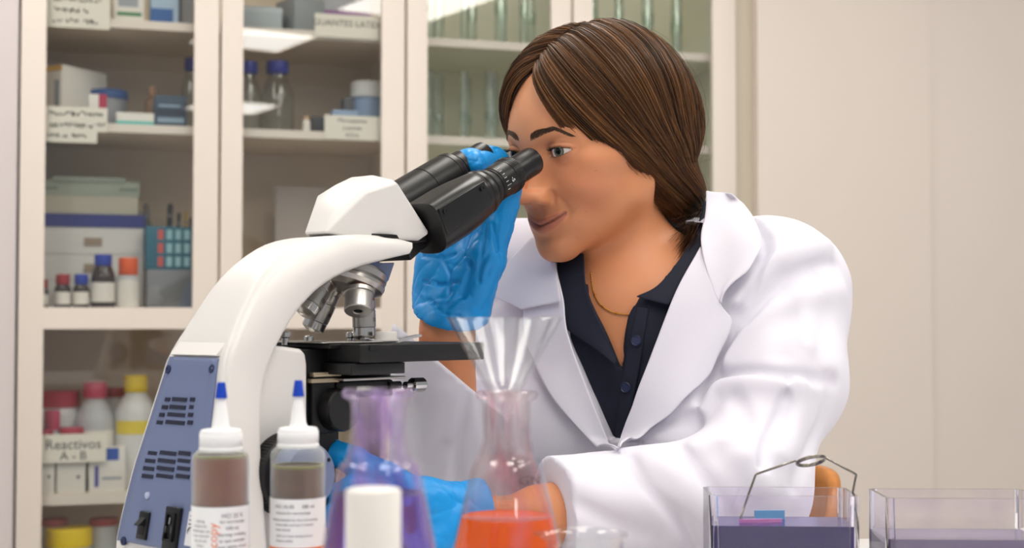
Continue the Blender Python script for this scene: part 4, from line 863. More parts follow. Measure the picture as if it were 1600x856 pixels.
t2, w2, _, _, _ = dish(1388, 1640, 1.12, .066, 779, 'glass staining dish with pale violet rinse at the right edge of the picture', 843, DYE2, math.radians(-2))
# ================================================================== the head of the person
# head frame: x to her right, y forward, z up, origin midway between the eyes
HY, HP, HR, HS = math.radians(131.5), math.radians(-14.5), math.radians(-2.8), 1.035
HT = np.array([.0310, 1.4360, 1.1460])
HM = rotz(HY) @ rotx(HP) @ roty(HR)
def h2w(p): return np.asarray(p) @ HM.T * HS + HT
def w2h(p): return ((np.asarray(p) - HT) / HS) @ HM
def seg2(x, z, pts):                    # distance in the xz plane to a polyline
    d = None
    for (ax, az), (bx, bz) in zip(pts[:-1], pts[1:]):
        dx, dz = bx - ax, bz - az; t = np.clip(((x - ax) * dx + (z - az) * dz) / (dx * dx + dz * dz), 0, 1)
        e = np.hypot(x - ax - t * dx, z - az - t * dz); d = e if d is None else np.minimum(d, e)
    return d
EYE = (.0315, -.0005, 0.)
def mouth_z(ax): return -.0698 + .0085 * (ax / .026) ** 2 - .0012 * np.exp(-(ax / .006) ** 2)
def head_sdf(p):
    x = p[:, 0]; y = p[:, 1]; z = p[:, 2]; ax = np.abs(x); q = np.stack([ax, y, z], 1)
    d = ell(q, (0, -.084, .030), (.071, .098, .080))                       # cranium
    d = smin(d, ell(q, (0, -.052, .012), (.062, .070, .062)), .02)
    d = smin(d, ell(q, (0, -.047, -.030), (.055, .061, .066)), .02)        # mid face
    d = smin(d, cap(q, (.043, -.062, -.055), (.007, -.008, -.0925), .0175, .0165), .026)  # jaw
    d = smin(d, ell(q, (0, .0020, -.0955), (.0165, .0140, .0135)), .016)        # chin
    d = smin(d, ell(q, (.034, -.019, -.034), (.022, .024, .022)), .018)    # cheek
    d = smin(d, ell(q, (.050, -.034, -.012), (.013, .028, .012)), .016)    # cheekbone
    d = smin(d, cap(q, (.004, .0060, .0130), (.040, -.0075, .0155), .0085, .0070), .012)   # brow
    d = smin(d, ell(q, (0, -.0085, -.067), (.034, .0235, .026)), .016)       # muzzle
    d = smax(d, -ell(q, (.0335, .0200, .001), (.0165, .0135, .0095)), .012) # socket
    # nose
    nb = cap(q, (0, .0065, .004), (0, .0425, -.0345), .0044, .0054)
    nb = smin(nb, ell(q, (0, .0432, -.0368), (.0072, .0070, .0062)), .006)
    nb = smin(nb, ell(q, (.0128, .0222, -.0425), (.0062, .0094, .0066)), .0035)
    nb = smin(nb, cap(q, (.0035, .0375, -.0375), (.0112, .0235, -.0408), .0062, .0058), .004)
    nb = smin(nb, cap(q, (.0, .006, -.006), (.0, .0220, -.0350), .006, .0105), .004)
    nb = smin(nb, cap(q, (.0, .008, -.010), (.010, .008, -.036), .006, .010), .012)
    d = smin(d, nb, .0085)
    nost = ell(q, (.0104, .0272, -.0488), (.0042, .0064, .0034))
    d = smax(d, -nost, .0014)
    # crease behind the wing of the nose
    d = d + .0026 * np.exp(-(((q - np.array([.0190, .0145, -.0425])) / np.array([.0026, .005, .007])) ** 2).sum(1))
    # lips
    mz = mouth_z(ax); my = .0180 - .0160 * (ax / .026) ** 2
    dz = z - mz; w = np.clip(1 - (ax / .0285) ** 2, 0, 1); near = np.exp(-((y - my) / .012) ** 2)
    up = np.exp(-((dz - .0034 * w ** .5) / (.0030 * (.35 + .65 * w))) ** 2) * (w ** .6) * .0026
    lo = np.exp(-((dz + .0046 * w ** .5) / (.0036 * (.35 + .65 * w))) ** 2) * (w ** .6) * .0032
    gr = np.exp(-(dz / .0010) ** 2) * np.clip(1.1 - (ax / .0290) ** 4, 0, 1) * .0020
    phil = np.exp(-(ax / .0030) ** 2 - ((z + .0580) / .006) ** 2) * .0012
    dim = np.exp(-((ax - .0285) / .0035) ** 2 - ((z + .0625) / .005) ** 2) * .0020
    lab = np.exp(-(ax / .016) ** 2 - ((z + .0845) / .0048) ** 2) * .0026
    d = d - (up + lo - gr - phil - dim - lab) * near
    nl = seg2(ax, z, [(.0205, -.040), (.027, -.050), (.0315, -.060)])       # fold from nose to mouth
    d = d + .0009 * np.exp(-(nl / .0035) ** 2) * (y > -.02)
    # eyelids over the eyeball
    e = q - np.array(EYE); r = nrm(e); ex = e[:, 0]; ez = e[:, 2]
    lid = r - .0138
    d = smin(d, lid, .0045)
    t = ex / np.where(ex > 0, .0140, .0130); k = np.clip(1 - t * t, 0, 1)
    tilt = .0012 * t
    zu = .0042 * k ** .75 + tilt; zl = -.0039 * k ** .9 + tilt
    alm = np.maximum(np.maximum(ez - zu, zl - ez), np.abs(ex) - .0150)
    alm = np.maximum(alm, -e[:, 1])
    crease = np.exp(-((ez - (.0092 * np.clip(1 - (ex / .0175) ** 2, 0, 1) ** .6 + tilt)) / .0010) ** 2) * np.exp(-(ex / .015) ** 4) * .0007 * (e[:, 1] > .002)
    d = d + crease
    d = smax(d, -alm * .8, .0010)
    d = smin(d, r - .0112, .0005)
    return d
def neck_part(p):                       # world coordinates: neck, joined to the head
    a = h2w([(0, -.085, -.035)])[0]; b = NECK_BASE
    return cap(p, a, b, .053, .054)
NECK_BASE = np.array([.165, 1.615, .930])
def head_w(p):
    d = head_sdf(w2h(p)) * HS
    return smin(d, neck_part(p), .018)
def head_mesh():
    c = h2w([(0, -.07, -.02)])[0]
    V, Q = sculpt(head_w, c - np.array([.17, .17, .20]), c + np.array([.17, .17, .17]), .0045, 2)
    # finer skin on the face
    q = w2h(V[Q].mean(1)); face = (q[:, 1] > -.035) & (q[:, 2] < .035) & (q[:, 2] > -.12)
    return V, Q
def sstep(a, b, x): t = np.clip((x - a) / (b - a), 0, 1); return t * t * (3 - 2 * t)
SKIN = np.array(srgb('d48f64'))
def skin_col(V):
    q = w2h(V); ax = np.abs(q[:, 0]); y, z = q[:, 1], q[:, 2]; c = np.tile(SKIN, (len(V), 1))
    def mixc(c, col, w): return c * (1 - w[:, None]) + np.array(srgb(col)) * w[:, None]
    g = lambda cx, cy, cz, s: np.exp(-((ax - cx) ** 2 + (y - cy) ** 2 + (z - cz) ** 2) / s ** 2)
    c = mixc(c, 'c97a60', .45 * g(.042, -.01, -.035, .026)); c = mixc(c, 'c4694f', .35 * g(0, .035, -.042, .012))
    c = mixc(c, 'e0a684', .5 * g(0, .0, .045, .04))
    c = mixc(c, 'a8644b', .35 * g(.032, .010, .004, .017))                 # lids are a little darker
    mz = mouth_z(ax); dz = z - mz; w = np.clip(1 - (ax / .0280) ** 2, 0, 1)
    m = sstep(.0070, .0052, dz / (.25 + .75 * w ** .5)) * sstep(-.0092, -.0074, dz / (.25 + .75 * w ** .5)) * (w > 0) * (y > -.005)
    c = mixc(c, 'b56a5a', m * .7); c = mixc(c, '5e2a26', np.exp(-(dz / .0013) ** 2) * (w > 0) * (y > -.005) * .62)
    lid = np.exp(-((nrm(np.stack([ax - EYE[0], y - EYE[1], z], 1)) - .0130) / .0008) ** 2) * (y > .003)
    c = mixc(c, '6d3a2c', .5 * lid)
    rs = np.random.RandomState(3)
    for _ in range(30):
        fx, fz = -rs.uniform(.005, .060), rs.uniform(-.09, .01); rr = rs.uniform(.0003, .0006)
        c = mixc(c, '9a5a3e', .4 * np.exp(-(((q[:, 0] - fx) ** 2 + (z - fz) ** 2) / rr ** 2)) * (y > -.06))
    return c
def head_parts(person):
    mw = mat('eye_white', 'e4dcd6', .12, coat=1); mi = mat('iris', vcol='col', rough=.08)
    # eyeballs with iris and pupil as vertex colours
    for s in (-1, 1):
        n1, n2 = 96, 64; c = np.array([s * EYE[0], EYE[1], EYE[2]]); v = []; col = []
        ga = np.array([math.sin(math.radians(-15)), 1, math.sin(math.radians(5))]); ga /= nrm(ga)
        u = np.cross(ga, [0, 0, 1]); u /= nrm(u); w = np.cross(u, ga)
        for i in range(n2 + 1):
            th = math.pi * (i / n2) ** 1.35
            rr = .0125 + (.0009 * max(0, 1 - (th / .48) ** 2))
            k = .0058 / .0125
            base = np.array(srgb('e6dedb'))
            if th < .47: base = np.array(srgb('6c7064')) * (.75 + .35 * random.random())
            if th < .47 and th > .40: base = np.array(srgb('2c3230'))
            if th < .225: base = np.array([.004, .004, .004])
            for j in range(n1):
                a = 2 * math.pi * j / n1
                v.append(c + rr * (math.cos(th) * ga + math.sin(th) * (math.cos(a) * u + math.sin(a) * w)))
                b = base
                if .20 <= th <= .40: b = base * (.8 + .4 * abs(math.sin(a * 11 + s)))
                col.append(b)
        f = [(i * n1 + j, i * n1 + (j + 1) % n1, (i + 1) * n1 + (j + 1) % n1, (i + 1) * n1 + j) for i in range(n2) for j in range(n1)]
        mesh('eye', h2w(np.array(v)), f, mi, person, col=np.array(col))
    def surf(q):                        # pull head-frame points onto the face
        return pull(head_sdf, np.array(q, float), 6, lim=.01)
    mb = mat('brow_hair', '5a4436', .8); rs = np.random.RandomState(5)
    for s in (-1, 1):
        g = G()
        for i in range(560):
            t = rs.rand() ** .8; wv = rs.rand() - .5
            bx = .0095 + .0355 * t; bz = .0160 + .0075 * math.sin(min(t, .9) * 2.15) - .0085 * max(0, t - .62) / .38
            th = .0084 * (1 - .65 * t) * (.55 + .45 * min(1, t * 6))
            p0 = np.array([s * bx, .03 - .03 * t, bz + wv * th]); dr = np.array([s * (.35 + t), 0, .9 - 1.3 * t - wv * .6]); dr /= nrm(dr)
            p1 = p0 + dr * .0038; p2 = p0 + dr * .0068 + np.array([s * .0006, 0, -.0004])
            q = surf([p0, p1, p2]); q[1:, 1] += .0006; q[2, 1] += .0003
            g.tube(h2w(q), [.00018, .00014, .00004], 3, cap=False)
        g.build('eyebrow', mb, person, angle=None)
        g = G(); ml = mat('lash_hair', '120b08', .5)
        for lo_ in (0, 1):
            for i in range(70 if not lo_ else 26):
                t = -0.93 + 1.86 * (i + rs.rand() * .5) / (70 if not lo_ else 26); k = max(0, 1 - t * t)
                L_ = .0140 if t > 0 else .0130
                z0 = (.0042 * k ** .75 if not lo_ else -.0039 * k ** .9) + .0012 * t; ex = t * L_
                yy = math.sqrt(max(1e-8, .0138 ** 2 - ex * ex - z0 * z0)) if ex * ex + z0 * z0 < .0138 ** 2 else .001
                b = np.array([s * (EYE[0] + ex), EYE[1] + yy, z0]); ln = (.0062 if not lo_ else .0032) * rs.uniform(.7, 1)
                d1 = np.array([s * (t * .55 + .12), 1.0, .35 if not lo_ else -.45]); d1 /= nrm(d1)
                d2 = np.array([s * (t * .6 + .2), .75, 1.1 if not lo_ else -.9]); d2 /= nrm(d2)
                g.tube(h2w([b - d1 * .0005, b + d1 * ln * .5, b + d1 * ln * .5 + d2 * ln * .5]), [.00017, .00012, .00003], 3, cap=False)
        g.build('eyelash', ml, person, angle=None)
# hair surface: an ellipsoid a little larger than the skull, in the head frame
HC = np.array([0, -.084, .030])
HRAD = np.array([.083, .109, .0925])
def _knot():
    best = None
    for D in np.linspace(1.40, 1.62, 221):
        q = w2h(P(1083, 318, D)[None])[0]
        if best is None or abs(q[0] + .016) < best[0]: best = (abs(q[0] + .016), q)
    return best[1]
KNOT = _knot(); print('KNOT', KNOT)
def hair_r(dirn):                       # distance from HC to the hair surface
    b = np.array([-.30, -.76, -.50]); b /= nrm(b); a = np.arccos(np.clip(dirn @ b, -1, 1))
    return 1 / np.sqrt(((dirn / HRAD) ** 2).sum(-1)) + .022 * np.exp(-(a / .62) ** 2) + .013 * np.exp(-(np.arccos(np.clip(dirn @ JD, -1, 1)) / .34) ** 2)
def pix_dir(px, py):
    """direction in the head frame of the hair-surface point seen at a pixel (nearest hit or the limb)"""
    o = (w2h(CAM[None])[0] - HC) / HRAD; d = ray(px, py); d = (w2h((CAM + d)[None])[0] - HC) / HRAD - o
    a = d @ d; b = 2 * o @ d; c = o @ o - 1; D = b * b - 4 * a * c
    t = (-b - math.sqrt(max(D, 0))) / (2 * a); q = (o + t * d) * HRAD; return q / nrm(q)
JD = pix_dir(1036, 306)
def resamp(p, n):
    q = smoothpath(p, 60); L_ = np.concatenate([[0], np.cumsum(nrm(np.diff(q, axis=0)))]); t = np.linspace(0, L_[-1], n)
    return np.stack([np.interp(t, L_, q[:, i]) for i in range(3)], 1)
def hair(person):
    rs = np.random.RandomState(11)
    nu, nv = 90, 44
    u = np.linspace(0, 1, nu)
    # parting: from the forehead hairline over the crown to the back of the head
    def part(t): a = math.radians(34 + t * 125); return np.array([.0, math.cos(a) * 1, math.sin(a) * 1]) 
    E = [pix_dir(*q) for q in ((813, 131), (830, 156), (855, 185), (888, 216), (938, 257), (990, 301), (1034, 332))]
    sheets = {}
    kd = KNOT - HC; kr = nrm(kd); kd = kd / kr
    def strand(t, s, n=nv, off=0.0, jit=None):
        """t along the parting, s = -1 her left, +1 her right; returns points from parting to knot"""
        if s > 0: Kd = kd * np.array([-1, 1, 1]); 
        p0 = part(t)
        E0 = [np.array(e) for e in E]
        # edge strand and back strand blended
        edge = resamp(np.array(E0 + [kd]), 8); edge[:, 0] = -np.abs(edge[:, 0]) if s < 0 else np.abs(edge[:, 0])
        edge[0, 0] = 0; kx = kd * (np.array([1, 1, 1])); edge[-1] = kx
        back = np.array([(part(1) * (1 - w) + kx * w) for w in np.linspace(0, 1, 8)])
        k = np.linspace(0, 1, 8)
        # in between: start at p0 and swing out to the side
        side = np.array([s * 1.0, -.22, .10])
        w = t ** .85
        ctrl = edge * (1 - w) + back * w
        bul = np.sin(np.pi * k) ** .8 * (4 * w * (1 - w)) * .62
        ctrl = ctrl + bul[:, None] * side * (1 - .3 * t)
        ctrl[0] = p0
        for _ in range(2): ctrl[1:-1] = .5 * ctrl[1:-1] + .25 * (ctrl[:-2] + ctrl[2:])
        pp = smoothpath(ctrl, n)
        dd = pp / nrm(pp)[:, None]
        r = hair_r(dd)
        v = np.linspace(0, 1, n)
        r = r - .0085 * np.exp(-(v / .05) ** 2)                       # dips at the parting
        e = np.exp(-(t / .05) ** 2)
        r = r - e * .008 * np.sin(np.pi * np.clip(v * 1.2, 0, 1))       # hairline lies close to the skin
        b = sstep(.72, 1, v); r = r * (1 - b) + kr * b
        q = HC + dd * (r + off)[:, None]
        return q
    base = mat('hair_base', '38261a', .55)
    g = G()
    for s in (-1, 1):
        v = []; 
        for t in u: v += list(strand(t, s, nv, -.0040))
        f = [(i * nv + j, i * nv + j + 1, (i + 1) * nv + j + 1, (i + 1) * nv + j) for i in range(nu - 1) for j in range(nv - 1)]
        g.add(h2w(np.array(v)), f)
    hm = bpy.data.materials.new('hair_strand'); hm.use_nodes = True; N = hm.node_tree.nodes; b = N['Principled BSDF']
    a = N.new('ShaderNodeVertexColor'); a.layer_name = 'col'; hm.node_tree.links.new(a.outputs[0], b.inputs['Base Color'])
    b.inputs['Roughness'].default_value = .42; b.inputs['Specular IOR Level'].default_value = .28
    b.inputs['Anisotropic'].default_value = 0
    o = g.build('hair', base, person, angle=None)
    sm = o.modifiers.new('thick', 'SOLIDIFY'); sm.thickness = .001; sm.offset = 0
    SV = []; SF = []; SCOL = []; nb = 0
    c1, c2, c3 = (np.array(srgb(x)) for x in ('5f3c22', '321f10', '835a32'))
    def put(q, rad, col, n=3):
        nonlocal nb
        v, f = tube_vf(h2w(q), rad, n, False); SV.append(np.array(v)); SF.append(np.array(f) + nb); nb += len(v)
        SCOL.append(np.tile(col, (len(v), 1)))
    for i in range(5200):
        s = -1 if rs.rand() < .72 else 1
        t = rs.rand() ** 1.15; n = 40
        off = rs.uniform(-.0016, .0012) - .0008
        lock = math.sin(t * 260 + 3 * math.sin(t * 40)) * .0007 + math.sin(t * 90) * .0006
        q = strand(t, s, n, off + lock)
        vv = np.linspace(0, 1, n)[:, None]
        wob = np.array([math.sin(i * 1.7), math.sin(i * 2.3), math.sin(i * 3.1)]) * .0011
        q = q + wob * np.sin(np.pi * vv * (1.5 + (i % 5) * .3)) + wob[::-1] * .6 * np.sin(np.pi * vv * 4)
        c0, c9 = (0, n) if i % 3 else (rs.randint(0, n // 2), n - rs.randint(0, 6))
        m = rs.rand(); col = c1 * (1 - m) + c2 * m
        if rs.rand() < .22: col = c3 * .7 + c1 * .3
        col = col * (1 + .35 * math.sin(t * 75)) * rs.uniform(.75, 1.25)
        seg = q[c0:c9]; rad = np.full(len(seg), rs.uniform(.00022, .00042)); rad[-3:] *= .6
        put(seg, rad, col)
    # knot and loose hairs at the nape
    for i in range(40):
        a0 = rs.uniform(0, 2 * math.pi); r0 = abs(rs.normal(0, .006)); c = KNOT + np.array([rs.normal(0, .006), rs.normal(0, .005), 0])
        pts = [c + np.array([math.cos(a0) * r0, math.sin(a0) * r0, .010]), c + np.array([math.cos(a0 + 1) * r0 * .8, math.sin(a0 + 1) * r0, -.006]),
               c + np.array([rs.normal(.0, .006), .006 + rs.normal(0, .006), -.03]), c + np.array([rs.normal(.0, .010), .012 + rs.normal(0, .008), -.062 - rs.rand() * .03])]
        m = rs.rand(); put(smoothpath(pts, 14), .0004, (c1 * (1 - m) + c2 * m))
    fr = lambda x, y, o: P(x, y, min(cast(shirt_sdf_base, [x], [y])[0][1], cast(head_w, [x], [y])[0][1], h2w(KNOT[None])[0][1]) - o)
    TA = [fr(1074, 304, .004), fr(1084, 322, .008), fr(1088, 348, .008), fr(1080, 376, .006), fr(1070, 394, .004)]
    for i in range(380):                                                # the tied ends fall over the shirt collar
        o1 = rs.normal(0, 1, 3) * np.array([.0045, .004, .003]); o2 = rs.normal(0, 1, 3) * np.array([.0048, .004, .010]); e = rs.uniform(.45, 1)
        q = smoothpath([TA[0] + o1 * .8, TA[1] + o1, TA[2] + (o1 + o2) * .8, TA[3] * e + TA[2] * (1 - e) + o2, TA[4] * e + TA[3] * (1 - e) + o2 * 1.5], 20)
        m = rs.rand(); put(w2h(q), np.linspace(.0005, .00012, 20), (c1 * (1 - m) + c2 * m) * rs.uniform(.7, 1.3))
    for i in range(60):                                                 # stray hairs leaving the hairline in front of the neck
        t = rs.uniform(0, .12); q = strand(t, -1, 24, .001)[10:]; v = np.linspace(0, 1, len(q))[:, None]
        q = q + np.array([-.004, .012, -.022]) * v ** 2 * rs.uniform(.2, 1.3) + rs.normal(0, .002, 3) * np.sin(v * 5)
        put(q, .00018, c1 * rs.uniform(.8, 1.4))
    for i in range(150):                                                # flyaways over the crown
        t = rs.uniform(.1, .95); s = rs.choice([-1, 1]); q = strand(t, s, 30, .001); a0 = rs.randint(0, 20); q = q[a0:a0 + 9]; v = np.linspace(0, 1, len(q))[:, None]
        n_ = (q[4] - HC) / nrm(q[4] - HC); q = q + n_ * rs.uniform(.001, .006) * np.sin(v * np.pi * rs.uniform(.6, 1.)) + rs.normal(0, .0015, 3) * v
        put(q, .00011, c3 * .9)
    mesh('hair_strand', np.concatenate(SV), np.concatenate(SF), hm, o, col=np.concatenate(SCOL))['kind'] = 'stuff'
# ================================================================== the seated person
SHL = P(1220, 450, 1.485); SHR = P(806, 446, 1.615); ELL = P(1166, 770, 1.335); WRL = P(846, 806, 1.262)
ELR = P(694, 838, 1.500); WRR = P(699, 512, 1.408)
LAT = (SHL - SHR); LAT[2] = 0; LAT /= nrm(LAT); FWD = np.array([LAT[1], -LAT[0], 0]); UPZ = np.array([0, 0, 1.])
if FWD[1] > 0: FWD = -FWD
MID = (SHL + SHR) / 2
NECK_BASE = MID + np.array([-.010, .004, -.012])
def frame(tilt): u = UPZ * math.cos(tilt) + FWD * math.sin(tilt); f = FWD * math.cos(tilt) - UPZ * math.sin(tilt); return np.stack([LAT, f, u], 1)
TF = frame(math.radians(24)); CH = MID + FWD * .005 - UPZ * .125; WA = MID - FWD * .095 - UPZ * .32; HI = MID - FWD * .15 - UPZ * .46
def torso(p, e=0.0):
    d = ell(p, CH, (.158 + e, .098 + e, .175 + e), TF)
    d = smin(d, ell(p, WA, (.125 + e, .092 + e, .17 + e), TF), .06)
    d = smin(d, ell(p, HI, (.150 + e, .120 + e, .12 + e), TF), .06)
    d = smin(d, cap(p, SHR - UPZ * .004, SHL - UPZ * .004, .050 + e * .7), .06)
    for s in (1, -1):
        b = CH + LAT * .072 * s + FWD * .072 - UPZ * .030; d = smin(d, nrm(p - b) - (.050 + e), .045)
    return d
def shoulders(p):
    d = cap(p, NECK_BASE + UPZ * .018 + LAT * .025 - FWD * .03, SHL + UPZ * .006 - LAT * .03, .030, .034)
    return smin(d, cap(p, NECK_BASE + UPZ * .018 - LAT * .025 - FWD * .03, SHR + UPZ * .006 + LAT * .03, .030, .034), .03)
def neck(p):
    a = h2w([(0, -.082, -.040)])[0]; b = NECK_BASE - UPZ * .01
    d = cap(p, a, b, .0500, .0530)
    for s in (1, -1): d = smin(d, cap(p, h2w([(s * .050, -.085, -.050)])[0], NECK_BASE + FWD * .050 + LAT * (-.012 * s) - UPZ * .004, .010, .008), .016)
    return d
def bust(p):                             # neck, shoulders and chest without the head
    d = smin(neck(p), torso(p), .040); d = smin(d, shoulders(p), .035)
    for s in (1, -1): d = smin(d, cap(p, NECK_BASE + FWD * .056 + LAT * .018 * s - UPZ * .018, (SHL if s > 0 else SHR) + FWD * .03 + UPZ * .012, .006, .008), .018)
    return d
def head_w(p): return smin(head_sdf(w2h(p)) * HS, bust(p), .018)
def head_mesh():
    c = h2w([(0, -.07, -.02)])[0]
    lo = np.array([c[0] - .16, c[1] - .16, .86]); hi = np.array([c[0] + .24, c[1] + .24, c[2] + .16])
    return sculpt(head_w, lo, hi, .0046, 2)
# ---- hands: wrist, palm pads and five fingers each
class Hand:
    def __init__(s, wrist, arm, palm, fingers): s.w, s.arm, s.palm, s.f = wrist, arm, palm, fingers
    def sdf(s, p, e=0.0):
        d = None
        for a, b, ra, rb in s.palm: c = cap(p, a, b, ra + e, rb + e); d = c if d is None else smin(d, c, .014)
        for ch in s.f:
            q = None
            for (a, ra), (b, rb) in zip(ch[:-1], ch[1:]): c = cap(p, a, b, ra + e, rb + e); q = c if q is None else smin(q, c, .003)
            d = smin(d, q, .0055)
        return smin(d, cap(p, s.arm, s.w, .040 + e, .0275 + e), .02)
R_ = lambda *l: [(P(*q[:3]), q[3]) for q in l]
HR_ = Hand(WRR, ELR, [(WRR, P(692, 420, 1.425), .026, .024), (P(718, 470, 1.415), P(745, 365, 1.430), .023, .019), (P(684, 440, 1.425), P(690, 372, 1.435), .019, .017), (P(700, 375, 1.437), P(752, 350, 1.440), .017, .017), (P(735, 460, 1.405), P(757, 405, 1.402), .020, .019)],
    [R_((757, 405, 1.402, .0165), (776, 355, 1.402, .0130), (789, 318, 1.402, .0115), (797, 292, 1.408, .0095)),
     R_((755, 350, 1.440, .0125), (782, 292, 1.462, .0105), (776, 252, 1.445, .0098), (742, 256, 1.396, .0090)),
     R_((738, 350, 1.442, .0120), (762, 290, 1.475, .0103), (762, 246, 1.448, .0096), (730, 250, 1.402, .0086)),
     R_((716, 356, 1.440, .0115), (722, 318, 1.470, .0100), (708, 296, 1.478, .0092), (697, 303, 1.458, .0083)),
     R_((694, 368, 1.435, .0108), (694, 338, 1.462, .0092), (683, 322, 1.470, .0084), (676, 332, 1.455, .0076))])
HL_ = Hand(WRL, ELL, [(WRL, P(722, 808, 1.232), .026, .022), (P(745, 800, 1.235), P(662, 786, 1.205), .021, .0175), (P(740, 822, 1.235), P(668, 826, 1.205), .020, .0165), (P(662, 786, 1.205), P(668, 826, 1.205), .0150, .0150)],
    [R_((722, 806, 1.222, .0180), (676, 846, 1.195, .0135), (632, 862, 1.180, .0115), (600, 858, 1.170, .0095)),
     R_((664, 782, 1.202, .0122), (606, 748, 1.196, .0105), (556, 722, 1.200, .0095), (522, 707, 1.205, .0085)),
     R_((660, 796, 1.203, .0120), (600, 776, 1.190, .0102), (552, 766, 1.190, .0094), (531, 774, 1.192, .0084)),
     R_((662, 812, 1.204, .0114), (602, 800, 1.190, .0100), (552, 800, 1.182, .0092), (522, 806, 1.182, .0082)),
     R_((668, 828, 1.206, .0106), (618, 832, 1.188, .0090), (574, 838, 1.178, .0082), (545, 842, 1.178, .0074))])
def upper_arms(p):
    d = smin(cap(p, SHL, ELL, .048, .036), cap(p, ELL, WRL, .040, .026), .02); return np.minimum(d, smin(cap(p, SHR, ELR, .048, .036), cap(p, ELR, WRR, .040, .026), .02))
HIPS = [HI + LAT * .085 * s + FWD * .02 - UPZ * .04 for s in (1, -1)]; KNEES = [h + FWD * .40 + LAT * .04 * s - UPZ * .01 for h, s in zip(HIPS, (1, -1))]; ANK = [np.array([k[0] + .02 - FWD[0] * .05, k[1] - FWD[1] * .05, .09]) for k in KNEES]
def legs(p, e=0.0):
    d = None
    for h, k, a in zip(HIPS, KNEES, ANK):
        q = smin(cap(p, h, k, .078 + e, .052 + e), cap(p, k, a, .050 + e, .034 + e), .02); d = q if d is None else smin(d, q, .02)
    return d
def body_low(p):
    d = smin(torso(p), shoulders(p), .03); d = smin(d, legs(p), .04); d = smin(d, upper_arms(p), .03)
    for k, a in zip(KNEES, ANK): d = smin(d, cap(p, a - UPZ * .045, a - UPZ * .055 + FWD * .13, .026, .020), .02)
    return smin(np.minimum(HR_.sdf(p, -.006), HL_.sdf(p, -.006)), d, .01)
def hand_body(H):
    pts = np.array([a for a, *_ in H.palm] + [q for ch in H.f for q, _ in ch] + [H.w]); return pts.min(0) - .04, pts.max(0) + .04

# ---- lab coat
CRR = WRR + (ELR - WRR) / nrm(ELR - WRR) * .044; AXR = (WRR - ELR) / nrm(WRR - ELR)
CUL = WRL + (ELL - WRL) / nrm(ELL - WRL) * .012; AXL = (WRL - ELL) / nrm(WRL - ELL)
NKA = NECK_BASE - UPZ * .03; NKB = h2w([(0, -.085, -.02)])[0]
_a, _b, _c = P(1098, 312, 1.600), P(868, 396, 1.575), P(1092, 392, 1.470); PCN = np.cross(_b - _a, _c - _a); PCN /= nrm(PCN); PCN = PCN if PCN[2] > 0 else -PCN
def plane_c(p): return (p - _a) @ PCN
def coat_base(p):
    d = torso(p, .020); d = smin(d, shoulders(p) - .020, .05)
    q = nrm(p - NECK_BASE - UPZ * .02) ; 
    sl = smin(smin(cap(p, SHL + UPZ * .002, P(1224, 600, 1.41), .064, .053), cap(p, P(1224, 600, 1.41), ELL + np.array([.0, 0, .012]), .053, .050), .02), cap(p, ELL, WRL, .058, .052), .03)
    sl = smin(sl, cap(p, SHL - UPZ * .04, P(1226, 592, 1.41), .060, .052), .03)
    d = smin(d, sl, .028)
    sr = smin(cap(p, SHR, ELR, .066, .058), cap(p, ELR, WRR, .058, .055), .035)
    d = smin(d, sr, .028); d = smin(d, smax(cap(p, NKA, NKB, .076, .072), plane_c(p), .003), .022)
    sk = cap(p, HIPS[0], KNEES[0] - FWD * .1, .10, .075); sk = smin(sk, cap(p, HIPS[1], KNEES[1] - FWD * .1, .10, .075), .06)
    return smin(d, sk, .06)
def cast(fn, px, py, t0=1.15, t1=2.0):
    """first surface point along the view ray of each pixel"""
    px = np.atleast_1d(np.asarray(px, float)); py = np.atleast_1d(np.asarray(py, float)); d = np.stack([ray(a, b) for a, b in zip(px, py)]); d = d / d[:, 1:2]; t = np.full(len(px), t0)
    for _ in range(70): t = np.minimum(t + np.clip(fn(CAM + d * t[:, None]), -.01, .06) * .85, t1)
    return CAM + d * t[:, None]
FOLDS = []
def fold(pts, w, amp, t0=1.15, n=14, asym=0):
    q = smoothpath([(x, y, 0) for x, y in pts], n)[:, :2]; FOLDS.append((cast(coat_base, q[:, 0], q[:, 1], t0), w, amp))
# valleys (positive) and ridges (negative), metres
fold([(1172, 345), (1196, 385), (1176, 450), (1140, 530), (1108, 600), (1080, 680)], .0075, .0095)      # armhole seam
fold([(1158, 470), (1190, 425), (1240, 395), (1288, 382)], .010, -.0095); fold([(1168, 500), (1205, 455), (1262, 420), (1300, 412)], .007, .0080)
fold([(1140, 560), (1180, 510), (1240, 470), (1310, 455)], .013, -.0065); fold([(1125, 590), (1170, 583), (1228, 588), (1300, 592)], .0068, .0092)
fold([(1100, 640), (1130, 606), (1180, 598), (1240, 604)], .012, -.0100); fold([(1232, 600), (1222, 640), (1200, 690), (1188, 730)], .0062, .0085)
fold([(1250, 600), (1245, 650), (1222, 710)], .010, -.0060); fold([(1300, 600), (1280, 660), (1255, 720), (1240, 760)], .0075, .0045)
fold([(1080, 700), (1130, 690), (1170, 720), (1190, 760)], .013, -.0085); fold([(1062, 694), (1095, 735), (1130, 790), (1150, 850)], .0075, .0080)
fold([(1010, 716), (1050, 745), (1090, 800), (1110, 850)], .014, -.0080); fold([(985, 714), (1010, 760), (1060, 810), (1085, 850)], .0065, .0060)
fold([(880, 745), (930, 770), (1000, 790)], .015, -.0050); fold([(875, 775), (940, 805), (1020, 840)], .008, .0045)
fold([(1215, 420), (1230, 480), (1222, 550)], .012, .0035); fold([(1275, 430), (1290, 500), (1280, 570)], .010, .0035); fold([(1255, 470), (1262, 540)], .007, -.0030)
fold([(1150, 620), (1165, 660), (1150, 700)], .009, .0045)
